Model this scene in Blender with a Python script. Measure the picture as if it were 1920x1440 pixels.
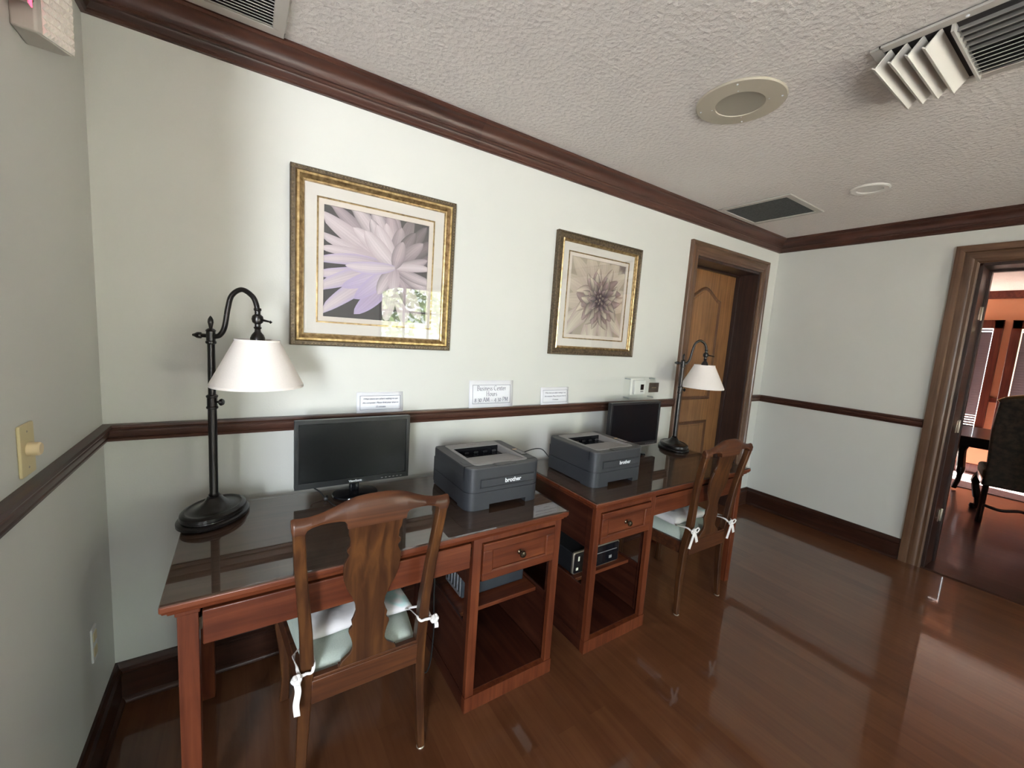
import bpy, bmesh, math, random
from math import sin, cos, pi, radians as R
from mathutils import Vector, Matrix
random.seed(7)
for o in list(bpy.data.objects): bpy.data.objects.remove(o)
S = bpy.context.scene
COL = S.collection

# ------------------------------------------------------------------ camera
cam_d = bpy.data.cameras.new('camera'); cam = bpy.data.objects.new('camera', cam_d); COL.objects.link(cam)
cr = Vector((0.8371506, -0.5428206, 0.0672655)); cu = Vector((0.0087948, 0.1363203, 0.9906258)); cf = Vector((0.5469017, 0.8287114, -0.1188947))
cam.matrix_world = Matrix(((cr.x, cu.x, -cf.x, 0.42398), (cr.y, cu.y, -cf.y, -1.96498), (cr.z, cu.z, -cf.z, 1.50032), (0, 0, 0, 1)))
cam_d.sensor_width = 36; cam_d.lens = 765.708 / 1920 * 36; cam_d.clip_start = .02; cam_d.clip_end = 200
S.camera = cam

# ------------------------------------------------------------------ view, world, daylight
vs = S.view_settings
vs.view_transform = 'Standard'; vs.look = 'None'; vs.exposure = 1.36; vs.gamma = 1; vs.use_curve_mapping = False
W_ = bpy.data.worlds.new('sky'); S.world = W_; W_.use_nodes = True
nt = W_.node_tree; nt.nodes.clear()
wo = nt.nodes.new('ShaderNodeOutputWorld'); bg = nt.nodes.new('ShaderNodeBackground')
tc = nt.nodes.new('ShaderNodeTexCoord'); sx = nt.nodes.new('ShaderNodeSeparateXYZ'); rp = nt.nodes.new('ShaderNodeValToRGB')
mr = nt.nodes.new('ShaderNodeMapRange'); mr.inputs['From Min'].default_value = -1; mr.inputs['From Max'].default_value = 1
nt.links.new(tc.outputs['Generated'], sx.inputs[0]); nt.links.new(sx.outputs['Z'], mr.inputs['Value']); nt.links.new(mr.outputs[0], rp.inputs[0])
rp.color_ramp.elements[0].position = .42; rp.color_ramp.elements[0].color = (.62, .565, .50, 1)
rp.color_ramp.elements[1].position = .56; rp.color_ramp.elements[1].color = (.86, .95, 1.0, 1)
nt.links.new(rp.outputs[0], bg.inputs['Color']); bg.inputs['Strength'].default_value = 5.1
nt.links.new(bg.outputs[0], wo.inputs[0])

def sun(name, d, energy, col, ang=.6):
    l = bpy.data.lights.new(name, 'SUN'); l.energy = energy; l.color = col; l.angle = R(ang)
    o = bpy.data.objects.new(name, l); COL.objects.link(o); o.location = (2, 6, 9)
    o.rotation_euler = Vector(d).to_track_quat('-Z', 'Y').to_euler(); return o
sun('sun', (-.12, -1, -.95), 45.0, (1, .95, .87))

def area(name, loc, d, sx_, sy_, energy=0, col=(1, 1, 1), portal=False, spread=180):
    l = bpy.data.lights.new(name, 'AREA'); l.shape = 'RECTANGLE'; l.size = sx_; l.size_y = sy_
    l.energy = energy; l.color = col; l.spread = R(spread)
    if portal: l.cycles.is_portal = True
    o = bpy.data.objects.new(name, l); COL.objects.link(o); o.location = loc
    o.rotation_euler = Vector(d).to_track_quat('-Z', 'Z').to_euler(); return o
YF = -4.7                       # the window wall behind the camera
area('portal_arched_window', (3.05, YF - .16, 1.32), (0, 1, 0), 1.74, 1.75, portal=True)
area('portal_blind_window', (.75, YF - .16, 1.3), (0, 1, 0), .9, 1.5, portal=True)
area('portal_side_window', (-1.35, YF - .16, 1.35), (0, 1, 0), .8, 2.0, portal=True)
area('added_lamp_side_window', (-1.35, YF + .02, 1.35), (.28, 1, -.03), .8, 2.0, 38, (.84, .92, 1.0), spread=110)  # added lamp inside the opening, boosts the light past the left wall
area('portal_dining_window', (9.17, -1.6, 1.32), (-1, 0, 0), 2.3, 1.6, portal=True)
area('portal_dining_opening', (8.72, .62, 1.05), (0, -1, 0), .55, 2.1, portal=True)  # guides sampling through the added side-wall opening

# ------------------------------------------------------------------ materials
MATS = {}
def mat(name, col=(.8, .8, .8), rough=.5, metal=0, spec=.5, coat=0, coat_r=.05, emit=None, es=1, trans=0):
    if name in MATS: return MATS[name]
    m = bpy.data.materials.new(name); m.use_nodes = True; b = m.node_tree.nodes['Principled BSDF']
    b.inputs['Base Color'].default_value = (*col, 1); b.inputs['Roughness'].default_value = rough
    b.inputs['Metallic'].default_value = metal; b.inputs['Specular IOR Level'].default_value = spec
    b.inputs['Coat Weight'].default_value = coat; b.inputs['Coat Roughness'].default_value = coat_r
    b.inputs['Transmission Weight'].default_value = trans
    if emit: b.inputs['Emission Color'].default_value = (*emit, 1); b.inputs['Emission Strength'].default_value = es
    MATS[name] = m; return m
def N(m, t, **k):
    n = m.node_tree.nodes.new('ShaderNode' + t)
    for a, v in k.items():
        if a.startswith('i_'): n.inputs[a[2:].replace('_', ' ')].default_value = v
        else: setattr(n, a, v)
    return n
def L(m, a, b): m.node_tree.links.new(a, b)
def B(m): return m.node_tree.nodes['Principled BSDF']
def ramp(m, fac, stops):
    r = N(m, 'ValToRGB'); e = r.color_ramp.elements
    while len(e) < len(stops): e.new(.5)
    for i, (p, c) in enumerate(stops): e[i].position = p; e[i].color = (*c, 1)
    L(m, fac, r.inputs[0]); return r.outputs[0]
def bump(m, h, strength, dist=.001):
    b = N(m, 'Bump'); b.inputs['Strength'].default_value = strength; b.inputs['Distance'].default_value = dist
    L(m, h, b.inputs['Height']); L(m, b.outputs[0], B(m).inputs['Normal'])
def wood(name, dark, mid, light, axis='z', rough=.35, coat=.3, sc=1.0, coat_r=.12, bmp=.15):
    m = mat(name, mid, rough, coat=coat, coat_r=coat_r)
    t = N(m, 'TexCoord'); mp = N(m, 'Mapping'); L(m, t.outputs['Object'], mp.inputs[0])
    st = {'x': (1.2, 22, 22), 'y': (22, 1.2, 22), 'z': (22, 22, 1.2)}[axis]
    mp.inputs['Scale'].default_value = tuple(sc * s for s in st)
    n = N(m, 'TexNoise'); n.inputs['Scale'].default_value = 1.6; n.inputs['Detail'].default_value = 6; n.inputs['Distortion'].default_value = .9
    L(m, mp.outputs[0], n.inputs['Vector'])
    n2 = N(m, 'TexNoise'); n2.inputs['Scale'].default_value = 7; n2.inputs['Detail'].default_value = 3
    L(m, t.outputs['Object'], n2.inputs['Vector'])
    mx = N(m, 'Mix'); mx.inputs[0].default_value = .25
    L(m, n.outputs[0], mx.inputs[2]); L(m, n2.outputs[0], mx.inputs[3])
    L(m, ramp(m, mx.outputs[0], [(.33, dark), (.5, mid), (.68, light)]), B(m).inputs['Base Color'])
    bump(m, n.outputs[0], bmp, .0006); return m
def speckle(name, col, col2, scale, rough=.6, bstr=.2, bdist=.002, det=4, **k):
    m = mat(name, col, rough, **k); t = N(m, 'TexCoord'); n = N(m, 'TexNoise')
    n.inputs['Scale'].default_value = scale; n.inputs['Detail'].default_value = det
    L(m, t.outputs['Object'], n.inputs['Vector'])
    L(m, ramp(m, n.outputs[0], [(.35, col2), (.65, col)]), B(m).inputs['Base Color'])
    bump(m, n.outputs[0], bstr, bdist); return m
def thin_glass(name, tint=(1, 1, 1), rough=.0, ior=1.5):
    m = bpy.data.materials.new(name); m.use_nodes = True; m.node_tree.nodes.clear()
    o = N(m, 'OutputMaterial'); mx = N(m, 'MixShader'); tr = N(m, 'BsdfTransparent'); gl = N(m, 'BsdfGlossy'); fr = N(m, 'Fresnel')
    tr.inputs[0].default_value = (*tint, 1); gl.inputs['Roughness'].default_value = rough; fr.inputs[0].default_value = ior
    ge = N(m, 'NewGeometry'); iv = N(m, 'Math', operation='SUBTRACT'); iv.inputs[0].default_value = 1; L(m, ge.outputs['Backfacing'], iv.inputs[1])
    mu = N(m, 'Math', operation='MULTIPLY'); L(m, fr.outputs[0], mu.inputs[0]); L(m, iv.outputs[0], mu.inputs[1])
    L(m, mu.outputs[0], mx.inputs[0]); L(m, tr.outputs[0], mx.inputs[1]); L(m, gl.outputs[0], mx.inputs[2]); L(m, mx.outputs[0], o.inputs[0])
    MATS[name] = m; return m

# painted walls: sage green, with faint roller texture and scuffs
def wall_mat(name, c1, c2):
    m = mat(name, c1, .55); t = N(m, 'TexCoord')
    n = N(m, 'TexNoise'); n.inputs['Scale'].default_value = 2.2; n.inputs['Detail'].default_value = 5; L(m, t.outputs['Object'], n.inputs['Vector'])
    L(m, ramp(m, n.outputs[0], [(.3, c2), (.65, c1)]), B(m).inputs['Base Color'])
    n2 = N(m, 'TexNoise'); n2.inputs['Scale'].default_value = 170; n2.inputs['Detail'].default_value = 2; L(m, t.outputs['Object'], n2.inputs['Vector'])
    bump(m, n2.outputs[0], .25, .001); return m
M_wall = wall_mat('sage_wall_paint', (.635, .635, .600), (.615, .617, .580))
M_orange = wall_mat('orange_wall_paint', (.66, .29, .155), (.63, .27, .14))
M_ceil = mat('textured_ceiling', (.56, .515, .475), .85)
def _c():
    m = M_ceil; t = N(m, 'TexCoord'); n = N(m, 'TexNoise'); n.inputs['Scale'].default_value = 62; n.inputs['Detail'].default_value = 5; n.inputs['Roughness'].default_value = .7
    v = N(m, 'TexVoronoi'); v.inputs['Scale'].default_value = 48; v.distance = 'EUCLIDEAN'
    L(m, t.outputs['Object'], n.inputs['Vector']); L(m, t.outputs['Object'], v.inputs['Vector'])
    mx = N(m, 'Mix'); mx.inputs[0].default_value = .35; L(m, n.outputs[0], mx.inputs[2]); L(m, v.outputs['Distance'], mx.inputs[3])
    bump(m, mx.outputs[0], 1.0, .013)
    n3 = N(m, 'TexNoise'); n3.inputs['Scale'].default_value = 1.3; L(m, t.outputs['Object'], n3.inputs['Vector'])
    L(m, ramp(m, n3.outputs[0], [(.3, (.76, .71, .675)), (.7, (.81, .76, .725))]), B(m).inputs['Base Color'])
_c()
M_floor = mat('varnished_hardwood_floor', (.1, .03, .015), .30, coat=.85, coat_r=.035, spec=.2)
def _f():
    m = M_floor; t = N(m, 'TexCoord'); mp = N(m, 'Mapping'); L(m, t.outputs['Object'], mp.inputs[0]); mp.inputs['Rotation'].default_value = (0, 0, R(90))
    br = N(m, 'TexBrick'); br.inputs['Scale'].default_value = 1; br.inputs['Brick Width'].default_value = .95; br.inputs['Row Height'].default_value = .083
    br.inputs['Mortar Size'].default_value = .0012; br.offset = .37; br.inputs['Bias'].default_value = 0
    br.inputs['Color1'].default_value = (0, 0, 0, 1); br.inputs['Color2'].default_value = (1, 1, 1, 1); br.inputs['Mortar'].default_value = (.3, .3, .3, 1)
    L(m, mp.outputs[0], br.inputs['Vector'])
    mp2 = N(m, 'Mapping'); L(m, t.outputs['Object'], mp2.inputs[0]); mp2.inputs['Scale'].default_value = (24, 1.6, 1)
    n = N(m, 'TexNoise'); n.inputs['Scale'].default_value = 1.8; n.inputs['Detail'].default_value = 7; n.inputs['Distortion'].default_value = .6; L(m, mp2.outputs[0], n.inputs['Vector'])
    mx = N(m, 'Mix'); mx.inputs[0].default_value = .33; L(m, n.outputs[0], mx.inputs[2]); L(m, br.outputs['Color'], mx.inputs[3])
    L(m, ramp(m, mx.outputs[0], [(.15, (.080, .028, .012)), (.5, (.118, .044, .019)), (.85, (.158, .064, .028))]), B(m).inputs['Base Color'])
    inv = N(m, 'Math', operation='MULTIPLY'); inv.inputs[1].default_value = -1; L(m, br.outputs['Fac'], inv.inputs[0])
    n4 = N(m, 'TexNoise'); n4.inputs['Scale'].default_value = 3; L(m, mp2.outputs[0], n4.inputs['Vector'])
    ad = N(m, 'Math', operation='ADD'); L(m, inv.outputs[0], ad.inputs[0]); L(m, n4.outputs[0], ad.inputs[1])
    bm_ = N(m, 'Bump'); bm_.inputs['Strength'].default_value = .10; bm_.inputs['Distance'].default_value = .0006
    L(m, ad.outputs[0], bm_.inputs['Height']); L(m, bm_.outputs[0], B(m).inputs['Normal'])
_f()
M_trim = wood('dark_stained_trim_x', (.030, .011, .007), (.058, .019, .011), (.085, .030, .017), 'x', .42, .25, coat_r=.25)
M_trim2 = wood('reddish_stained_trim_x', (.050, .019, .012), (.075, .029, .018), (.10, .040, .025), 'x', .42, .25, coat_r=.25)
M_trimy = wood('dark_stained_trim_y', (.030, .010, .007), (.055, .018, .011), (.08, .028, .017), 'y', .42, .25, coat_r=.25)
M_base = wood('baseboard_wood_x', (.020, .008, .005), (.035, .013, .008), (.055, .02, .012), 'x', .3, .4)
M_basey = wood('baseboard_wood_y', (.020, .008, .005), (.035, .013, .008), (.055, .02, .012), 'y', .3, .4)
M_case = wood('walnut_casing', (.075, .035, .018), (.12, .06, .032), (.165, .088, .05), 'z', .38, .3)
M_casex = wood('walnut_casing_x', (.075, .035, .018), (.12, .06, .032), (.165, .088, .05), 'x', .38, .3)
M_casey = wood('walnut_casing_y', (.075, .035, .018), (.12, .06, .032), (.165, .088, .05), 'y', .38, .3)
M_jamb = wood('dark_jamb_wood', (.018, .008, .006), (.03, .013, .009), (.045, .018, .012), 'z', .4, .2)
M_door = wood('honey_oak_door', (.15, .065, .02), (.235, .105, .035), (.32, .15, .055), 'z', .4, .25)
M_desk = wood('cherry_desk_x', (.066, .014, .0055), (.112, .026, .0095), (.162, .043, .016), 'x', .42, .15)
M_deskz = wood('cherry_desk_z', (.066, .014, .0055), (.112, .026, .0095), (.162, .043, .016), 'z', .42, .15)
M_desky = wood('cherry_desk_y_shaded', (.024, .006, .004), (.042, .011, .006), (.062, .018, .009), 'y', .35, .3)  # darkened copy of the cherry, shade put into side and inner parts
M_dtop = wood('desk_top_veneer', (.085, .040, .026), (.115, .056, .037), (.145, .074, .050), 'x', .5, 0)
SPECS = ['cherry_desk_x', 'cherry_desk_z', 'cherry_desk_y_shaded', 'walnut_chair_z', 'walnut_chair_x', 'baseboard_wood_x', 'baseboard_wood_y']
M_chair = wood('walnut_chair_z', (.030, .011, .006), (.062, .023, .009), (.115, .045, .014), 'z', .36, .3)
M_chairx = wood('walnut_chair_x', (.035, .012, .007), (.068, .023, .010), (.11, .038, .014), 'x', .38, .3)
for q_ in SPECS: B(MATS[q_]).inputs['Specular IOR Level'].default_value = .28; B(MATS[q_]).inputs['Coat Weight'].default_value = .14
M_glass = thin_glass('desk_glass', (.92, .93, .91), .0, 2.15)
M_pglass = thin_glass('picture_glass', (.96, .96, .96), .0, 1.85)
M_wglass = thin_glass('window_glass', (.97, .98, .98), .0)
M_bronze = mat('oil_rubbed_bronze', (.016, .013, .012), .32, metal=.6, coat=.4, coat_r=.15)
M_shade = speckle('cream_linen_shade', (.84, .78, .74), (.80, .735, .70), 420, .9, .35, .0006)
M_blk = mat('black_plastic', (.013, .013, .015), .38)
M_blkg = mat('black_gloss_plastic', (.008, .008, .010), .08)
M_screen = mat('monitor_screen_panel', (.006, .007, .007), .24)
M_bez = mat('dark_grey_bezel', (.011, .012, .0125), .35)
M_cable = mat('black_cable', (.012, .012, .012), .5)
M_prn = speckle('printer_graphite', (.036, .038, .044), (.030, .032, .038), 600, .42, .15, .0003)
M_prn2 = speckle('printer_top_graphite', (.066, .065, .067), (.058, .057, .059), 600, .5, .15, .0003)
M_prl = speckle('printer_light_grey', (.30, .285, .28), (.27, .26, .255), 600, .5, .1, .0003)
M_white = mat('white_plastic', (.75, .75, .72), .4)
M_paper = mat('white_paper', (.84, .84, .88), .7)
M_ink = mat('printed_ink', (.10, .10, .16), .7)
M_logo = mat('logo_white', (.75, .77, .8), .4)
M_gold = mat('antique_gold_leaf', (.60, .43, .20), .34, metal=.85)
def _g():
    m = M_gold; t = N(m, 'TexCoord'); n = N(m, 'TexNoise'); n.inputs['Scale'].default_value = 60; n.inputs['Detail'].default_value = 6; L(m, t.outputs['Object'], n.inputs['Vector'])
    L(m, ramp(m, n.outputs[0], [(.32, (.26, .17, .075)), (.5, (.46, .32, .15)), (.70, (.62, .46, .25))]), B(m).inputs['Base Color']); bump(m, n.outputs[0], .3, .001)
_g()
M_rim = speckle('dark_bronze_rim', (.17, .125, .075), (.07, .05, .033), 90, .45, .3, .001, metal=.5)
M_gbead = mat('pale_gold_bead', (.45, .36, .22), .35, metal=.7)
M_matb = mat('cream_mat_board', (.74, .71, .66), .8)
M_matb2 = mat('cream_mat_inner', (.74, .67, .60), .8)
M_brass = mat('aged_brass', (.35, .25, .12), .35, metal=.9)
M_nickel = mat('satin_nickel', (.42, .37, .30), .38, metal=.8)
M_knob = mat('antique_brass_knob', (.10, .075, .05), .25, metal=.9)
M_sage = speckle('sage_seat_fabric', (.50, .56, .50), (.44, .50, .44), 300, .85, .3, .0005)
M_tie = mat('white_cotton_tie', (.74, .70, .68), .85)
M_sign = mat('bronze_sign', (.09, .065, .05), .4, metal=.3)
M_clear = thin_glass('clear_acrylic', (.985, .99, .985), .05, 1.4)
M_almond = mat('almond_plastic', (.66, .56, .32), .4)
M_metalw = mat('painted_vent_metal', (.52, .49, .45), .45)
M_ventd = mat('duct_shade_dark', (.05, .045, .045), .8)  # duct shade put into the colour
M_spk = mat('beige_speaker_baffle', (.50, .45, .36), .5)
M_spkg = mat('speaker_mesh', (.36, .33, .27), .7)
M_filter = speckle('grey_filter_mesh', (.10, .105, .105), (.06, .065, .065), 90, .9, .3, .001)
M_can = mat('recessed_can_white', (.75, .72, .68), .3)
M_steel = mat('galvanised_steel', (.50, .52, .55), .35, metal=.8)
M_darkred = wood('dark_red_window_wood', (.06, .012, .008), (.10, .022, .013), (.14, .035, .02), 'z', .35, .3)
M_slat = mat('blind_slat', (.20, .17, .19), .5)
M_slatl = mat('white_blind_slat', (.75, .75, .72), .5)
M_dark = mat('black_walnut_carved', (.018, .009, .007), .3, coat=.3)
M_greenv = speckle('olive_seat_fabric', (.10, .11, .05), (.06, .07, .03), 60, .8, .3, .001)
M_damask = speckle('dark_damask_fabric', (.095, .078, .052), (.045, .038, .028), 26, .75, .3, .001)
M_ext = mat('exterior_pale_paving', (.60, .56, .51), .9)
M_leaf = speckle('tree_leaves', (.30, .40, .18), (.11, .17, .06), 2.2, .7, .1, .01)
M_bark = speckle('tree_bark', (.16, .12, .09), (.08, .06, .045), 12, .9, .6, .02)
M_cream = mat('cream_window_paint', (.7, .68, .62), .5)
def cush():
    m = mat('quilted_white_cushion', (.8, .77, .76), .9); t = N(m, 'TexCoord'); n = N(m, 'TexNoise'); n.inputs['Scale'].default_value = 9; n.inputs['Detail'].default_value = 1
    L(m, t.outputs['Object'], n.inputs['Vector'])
    L(m, ramp(m, n.outputs[0], [(.0, (.78, .75, .75)), (.60, (.80, .76, .76)), (.66, (.50, .70, .68)), (.72, (.80, .76, .76))]), B(m).inputs['Base Color'])
    n2 = N(m, 'TexNoise'); n2.inputs['Scale'].default_value = 18; L(m, t.outputs['Object'], n2.inputs['Vector']); bump(m, n2.outputs[0], .5, .008); return m
M_cush = cush()
def vcol(name, rough=.6):
    m = mat(name, (.5, .5, .5), rough); a = N(m, 'Attribute'); a.attribute_name = 'Col'; L(m, a.outputs['Color'], B(m).inputs['Base Color']); return m
M_print = vcol('flower_print')

# ------------------------------------------------------------------ mesh builder
class MB:
    def __init__(s): s.v = []; s.f = []; s.mi = []; s.c = []; s.cur = 0
    def add(s, vs, fs, M=None):
        k = len(s.v)
        for p in vs: s.v.append(tuple(M @ Vector(p)) if M else tuple(p))
        for f in fs: s.f.append(tuple(i + k for i in f)); s.mi.append(s.cur)
        return s
    def box(s, x0, y0, z0, x1, y1, z1, M=None):
        v = [(x, y, z) for z in (z0, z1) for y in (y0, y1) for x in (x0, x1)]
        return s.add(v, [(0, 2, 3, 1), (4, 5, 7, 6), (0, 1, 5, 4), (2, 6, 7, 3), (0, 4, 6, 2), (1, 3, 7, 5)], M)
    def prism(s, pts, a, b, ax='z', M=None):        # polygon pts (2D) extruded along ax from a to b
        def P(p, h): return {'z': (p[0], p[1], h), 'y': (p[0], h, p[1]), 'x': (h, p[0], p[1])}[ax]
        n = len(pts); v = [P(p, a) for p in pts] + [P(p, b) for p in pts]
        f = [tuple(range(n)), tuple(range(2 * n - 1, n - 1, -1))] + [(i, (i + 1) % n, n + (i + 1) % n, n + i) for i in range(n)]
        return s.add(v, f, M)
    def lathe(s, prof, n=24, M=None, sx=1, sy=1):    # prof: (r, z)
        v = []; f = []
        for r, z in prof:
            for i in range(n): a = 2 * pi * i / n; v.append((r * cos(a) * sx, r * sin(a) * sy, z))
        for j in range(len(prof) - 1):
            for i in range(n): f.append((j * n + i, j * n + (i + 1) % n, (j + 1) * n + (i + 1) % n, (j + 1) * n + i))
        if prof[0][0] > 1e-6: f.append(tuple(range(n - 1, -1, -1)))
        if prof[-1][0] > 1e-6: f.append(tuple((len(prof) - 1) * n + i for i in range(n)))
        return s.add(v, f, M)
    def tube(s, pts, r, n=10, M=None, flat=1.0):
        pts = [Vector(p) for p in pts]; v = []; f = []; rr = r if isinstance(r, (list, tuple)) else [r] * len(pts)
        up = Vector((0, 0, 1)); t0 = (pts[1] - pts[0]).normalized()
        if abs(t0.dot(up)) > .95: up = Vector((0, 1, 0))
        a = t0.cross(up).normalized()
        for i, p in enumerate(pts):
            t = (pts[min(i + 1, len(pts) - 1)] - pts[max(i - 1, 0)]).normalized()
            a = (a - t * a.dot(t)).normalized(); b = t.cross(a)
            for k in range(n): q = 2 * pi * k / n; v.append(tuple(p + a * cos(q) * rr[i] + b * sin(q) * rr[i] * flat))
        for i in range(len(pts) - 1):
            for k in range(n): f.append((i * n + k, i * n + (k + 1) % n, (i + 1) * n + (k + 1) % n, (i + 1) * n + k))
        f.append(tuple(range(n - 1, -1, -1))); f.append(tuple((len(pts) - 1) * n + k for k in range(n)))
        return s.add(v, f, M)
    def sweep_box(s, secs):                           # secs: list of 4-corner rings
        k = len(secs); v = [p for r_ in secs for p in r_]; n = len(secs[0]); f = [tuple(range(n)), tuple((k - 1) * n + i for i in range(n - 1, -1, -1))]
        for j in range(k - 1):
            for i in range(n): f.append((j * n + i, j * n + (i + 1) % n, (j + 1) * n + (i + 1) % n, (j + 1) * n + i))
        return s.add(v, f)
    def build(s, name, m, parent=None, smooth=True, bev=0, bseg=2, loc=None, sub=0, solid=0, ang=35):
        me = bpy.data.meshes.new(name); me.from_pydata(s.v, [], s.f); me.update()
        bm = bmesh.new(); bm.from_mesh(me); bmesh.ops.remove_doubles(bm, verts=bm.verts, dist=1e-6)
        bmesh.ops.recalc_face_normals(bm, faces=bm.faces); bm.to_mesh(me); bm.free()
        for x in (m if isinstance(m, (list, tuple)) else [m]): me.materials.append(x)
        if isinstance(m, (list, tuple)) and len(me.polygons) == len(s.mi):
            for p, i in zip(me.polygons, s.mi): p.material_index = i
        if smooth:
            for p in me.polygons: p.use_smooth = True
            me.set_sharp_from_angle(angle=R(ang))
        o = bpy.data.objects.new(name, me); COL.objects.link(o)
        if parent: o.parent = parent
        if loc: o.location = loc
        if solid: md = o.modifiers.new('solid', 'SOLIDIFY'); md.thickness = solid; md.offset = 0
        if sub: md = o.modifiers.new('sub', 'SUBSURF'); md.levels = sub; md.render_levels = sub
        if bev: md = o.modifiers.new('bevel', 'BEVEL'); md.width = bev; md.segments = bseg; md.limit_method = 'ANGLE'; md.angle_limit = R(40)
        return o
def T(x=0, y=0, z=0, rz=0, rx=0, ry=0, s=1): return Matrix.Translation((x, y, z)) @ Matrix.Rotation(rz, 4, 'Z') @ Matrix.Rotation(ry, 4, 'Y') @ Matrix.Rotation(rx, 4, 'X') @ Matrix.Scale(s, 4)
def tag(o, label, cat, group=None, kind=None):
    if label: o['label'] = label
    if cat: o['category'] = cat
    if group: o['group'] = group
    if kind: o['kind'] = kind
    return o
def thing(name, label, cat, loc=(0, 0, 0), rz=0, group=None):
    o = bpy.data.objects.new(name, None); COL.objects.link(o); o.location = loc; o.rotation_euler = (0, 0, rz); o.empty_display_size = .1
    return tag(o, label, cat, group)
def struct(o, label=None):
    o['kind'] = 'structure'
    if label: o['label'] = label
    return o
def copy_tree(o, parent=None):
    c = o.copy(); COL.objects.link(c)
    if parent: c.parent = parent
    for ch in list(o.children): copy_tree(ch, c)
    return c
def smoothp(pts, n=6):                                # Catmull-Rom
    P = [Vector(p) for p in pts]; P = [P[0] * 2 - P[1]] + P + [P[-1] * 2 - P[-2]]; o = []
    for i in range(1, len(P) - 2):
        for k in range(n):
            t = k / n; a, b, c, d = P[i - 1:i + 3]
            o.append(.5 * ((2 * b) + (c - a) * t + (2 * a - 5 * b + 4 * c - d) * t * t + (3 * b - 3 * c + d - a) * t ** 3))
    return o + [P[-2]]
def rrect(x0, y0, x1, y1, r, n=6):                    # r: one radius or four (x0y0, x1y0, x1y1, x0y1)
    r = r if isinstance(r, (tuple, list)) else (r,) * 4; o = []
    for (cx, cy, a, q) in ((x0 + r[0], y0 + r[0], pi, r[0]), (x1 - r[1], y0 + r[1], 1.5 * pi, r[1]), (x1 - r[2], y1 - r[2], 0, r[2]), (x0 + r[3], y1 - r[3], .5 * pi, r[3])):
        if q < 1e-5: o.append((cx, cy))
        else:
            for k in range(n + 1): t = a + k / n * pi / 2; o.append((cx + q * cos(t), cy + q * sin(t)))
    return o
def text(name, body, size, m, parent, M, shear=0, align='CENTER', ext=.0003, offset=0, space=1):
    c = bpy.data.curves.new(name, 'FONT'); c.body = body; c.size = size; c.shear = shear; c.align_x = align; c.align_y = 'CENTER'; c.extrude = ext; c.offset = offset; c.space_character = space
    t = bpy.data.objects.new(name, c); COL.objects.link(t)
    bpy.context.view_layer.update()
    me = bpy.data.meshes.new_from_object(t.evaluated_get(bpy.context.evaluated_depsgraph_get()))
    bpy.data.objects.remove(t); me.transform(M); me.materials.clear(); me.materials.append(m)
    o = bpy.data.objects.new(name, me); COL.objects.link(o); o.parent = parent; return o
FACE_ROOM = Matrix.Rotation(R(90), 4, 'X')            # text plane facing -y

# ------------------------------------------------------------------ room shell
W, H, ZR0, ZR1, ZB, CR = 4.598, 2.53, 1.028, 1.090, .16, 2.418
DL, DR, DT = 3.346, 4.312, 2.205                      # clear opening of the panelled door
OY0, OY1, OT = -1.283, -2.25, 2.195                   # opening in the right wall (y from OY0 down to OY1)
XL = -2.2                                             # far end of the part beyond the left wall
TW = .26
w = MB(); w.box(-.12, 0, 0, DL, TW, H); w.box(DR, 0, 0, W + .26, TW, H); w.box(DL, 0, DT, DR, TW, H); w.box(DL - .2, TW, 0, DR + .2, TW + .05, H)
struct(w.build('wall_back', M_wall, smooth=False), 'sage green painted wall with dark chair rail behind the desks')
w = MB(); w.box(-.12, -1.25, 0, 0, 0, H)
struct(w.build('wall_left', M_wall, smooth=False), 'sage green painted wall at the left with dimmer switch')
w = MB(); w.box(W, OY0, 0, W + .26, 0, H); w.box(W, OY1, OT, W + .26, OY0, H); w.box(W, YF, 0, W + .26, OY1, H)
struct(w.build('wall_right', M_wall, smooth=False), 'sage green painted end wall with the doorway to the dining room')
w = MB()                                              # window wall behind the camera, three openings
w.box(XL, YF - .15, 0, -1.75, YF, H); w.box(-1.75, YF - .15, 0, -.95, YF, .35); w.box(-1.75, YF - .15, 2.35, -.95, YF, H)
w.box(-.95, YF - .15, 0, .3, YF, H); w.box(.3, YF - .15, 0, 1.17, YF, .55); w.box(.3, YF - .15, 2.05, 1.17, YF, H)
w.box(1.17, YF - .15, 0, 2.2, YF, H); w.box(2.2, YF - .15, 0, 3.9, YF, .45); w.box(3.9, YF - .15, 0, W + .26, YF, H)
arch = [(2.2, H), (2.2, 1.95)] + [(3.05 - .85 * cos(pi * k / 12), 1.95 + .24 * sin(pi * k / 12)) for k in range(1, 12)] + [(3.9, 1.95), (3.9, H)]
w.prism(arch, YF - .15, YF, 'y')
struct(w.build('wall_front', M_wall, smooth=False), 'sage green wall with windows seen only in reflections')
w = MB(); w.box(XL - .1, YF - .15, 0, XL, -1.13, H); w.box(XL, -1.25, 0, -.12, -1.13, H)
struct(w.build('wall_alcove', M_wall, smooth=False))
w = MB(); w.box(XL - .1, YF - .15, -.06, W + .26, TW + .05, 0)
fl = struct(w.build('floor', M_floor, smooth=False), 'glossy red-brown hardwood floor')
w = MB(); w.box(XL - .1, YF - .15, H, W + .26, TW + .05, H + .1)
struct(w.build('ceiling', M_ceil, smooth=False), 'textured greige ceiling')

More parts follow.
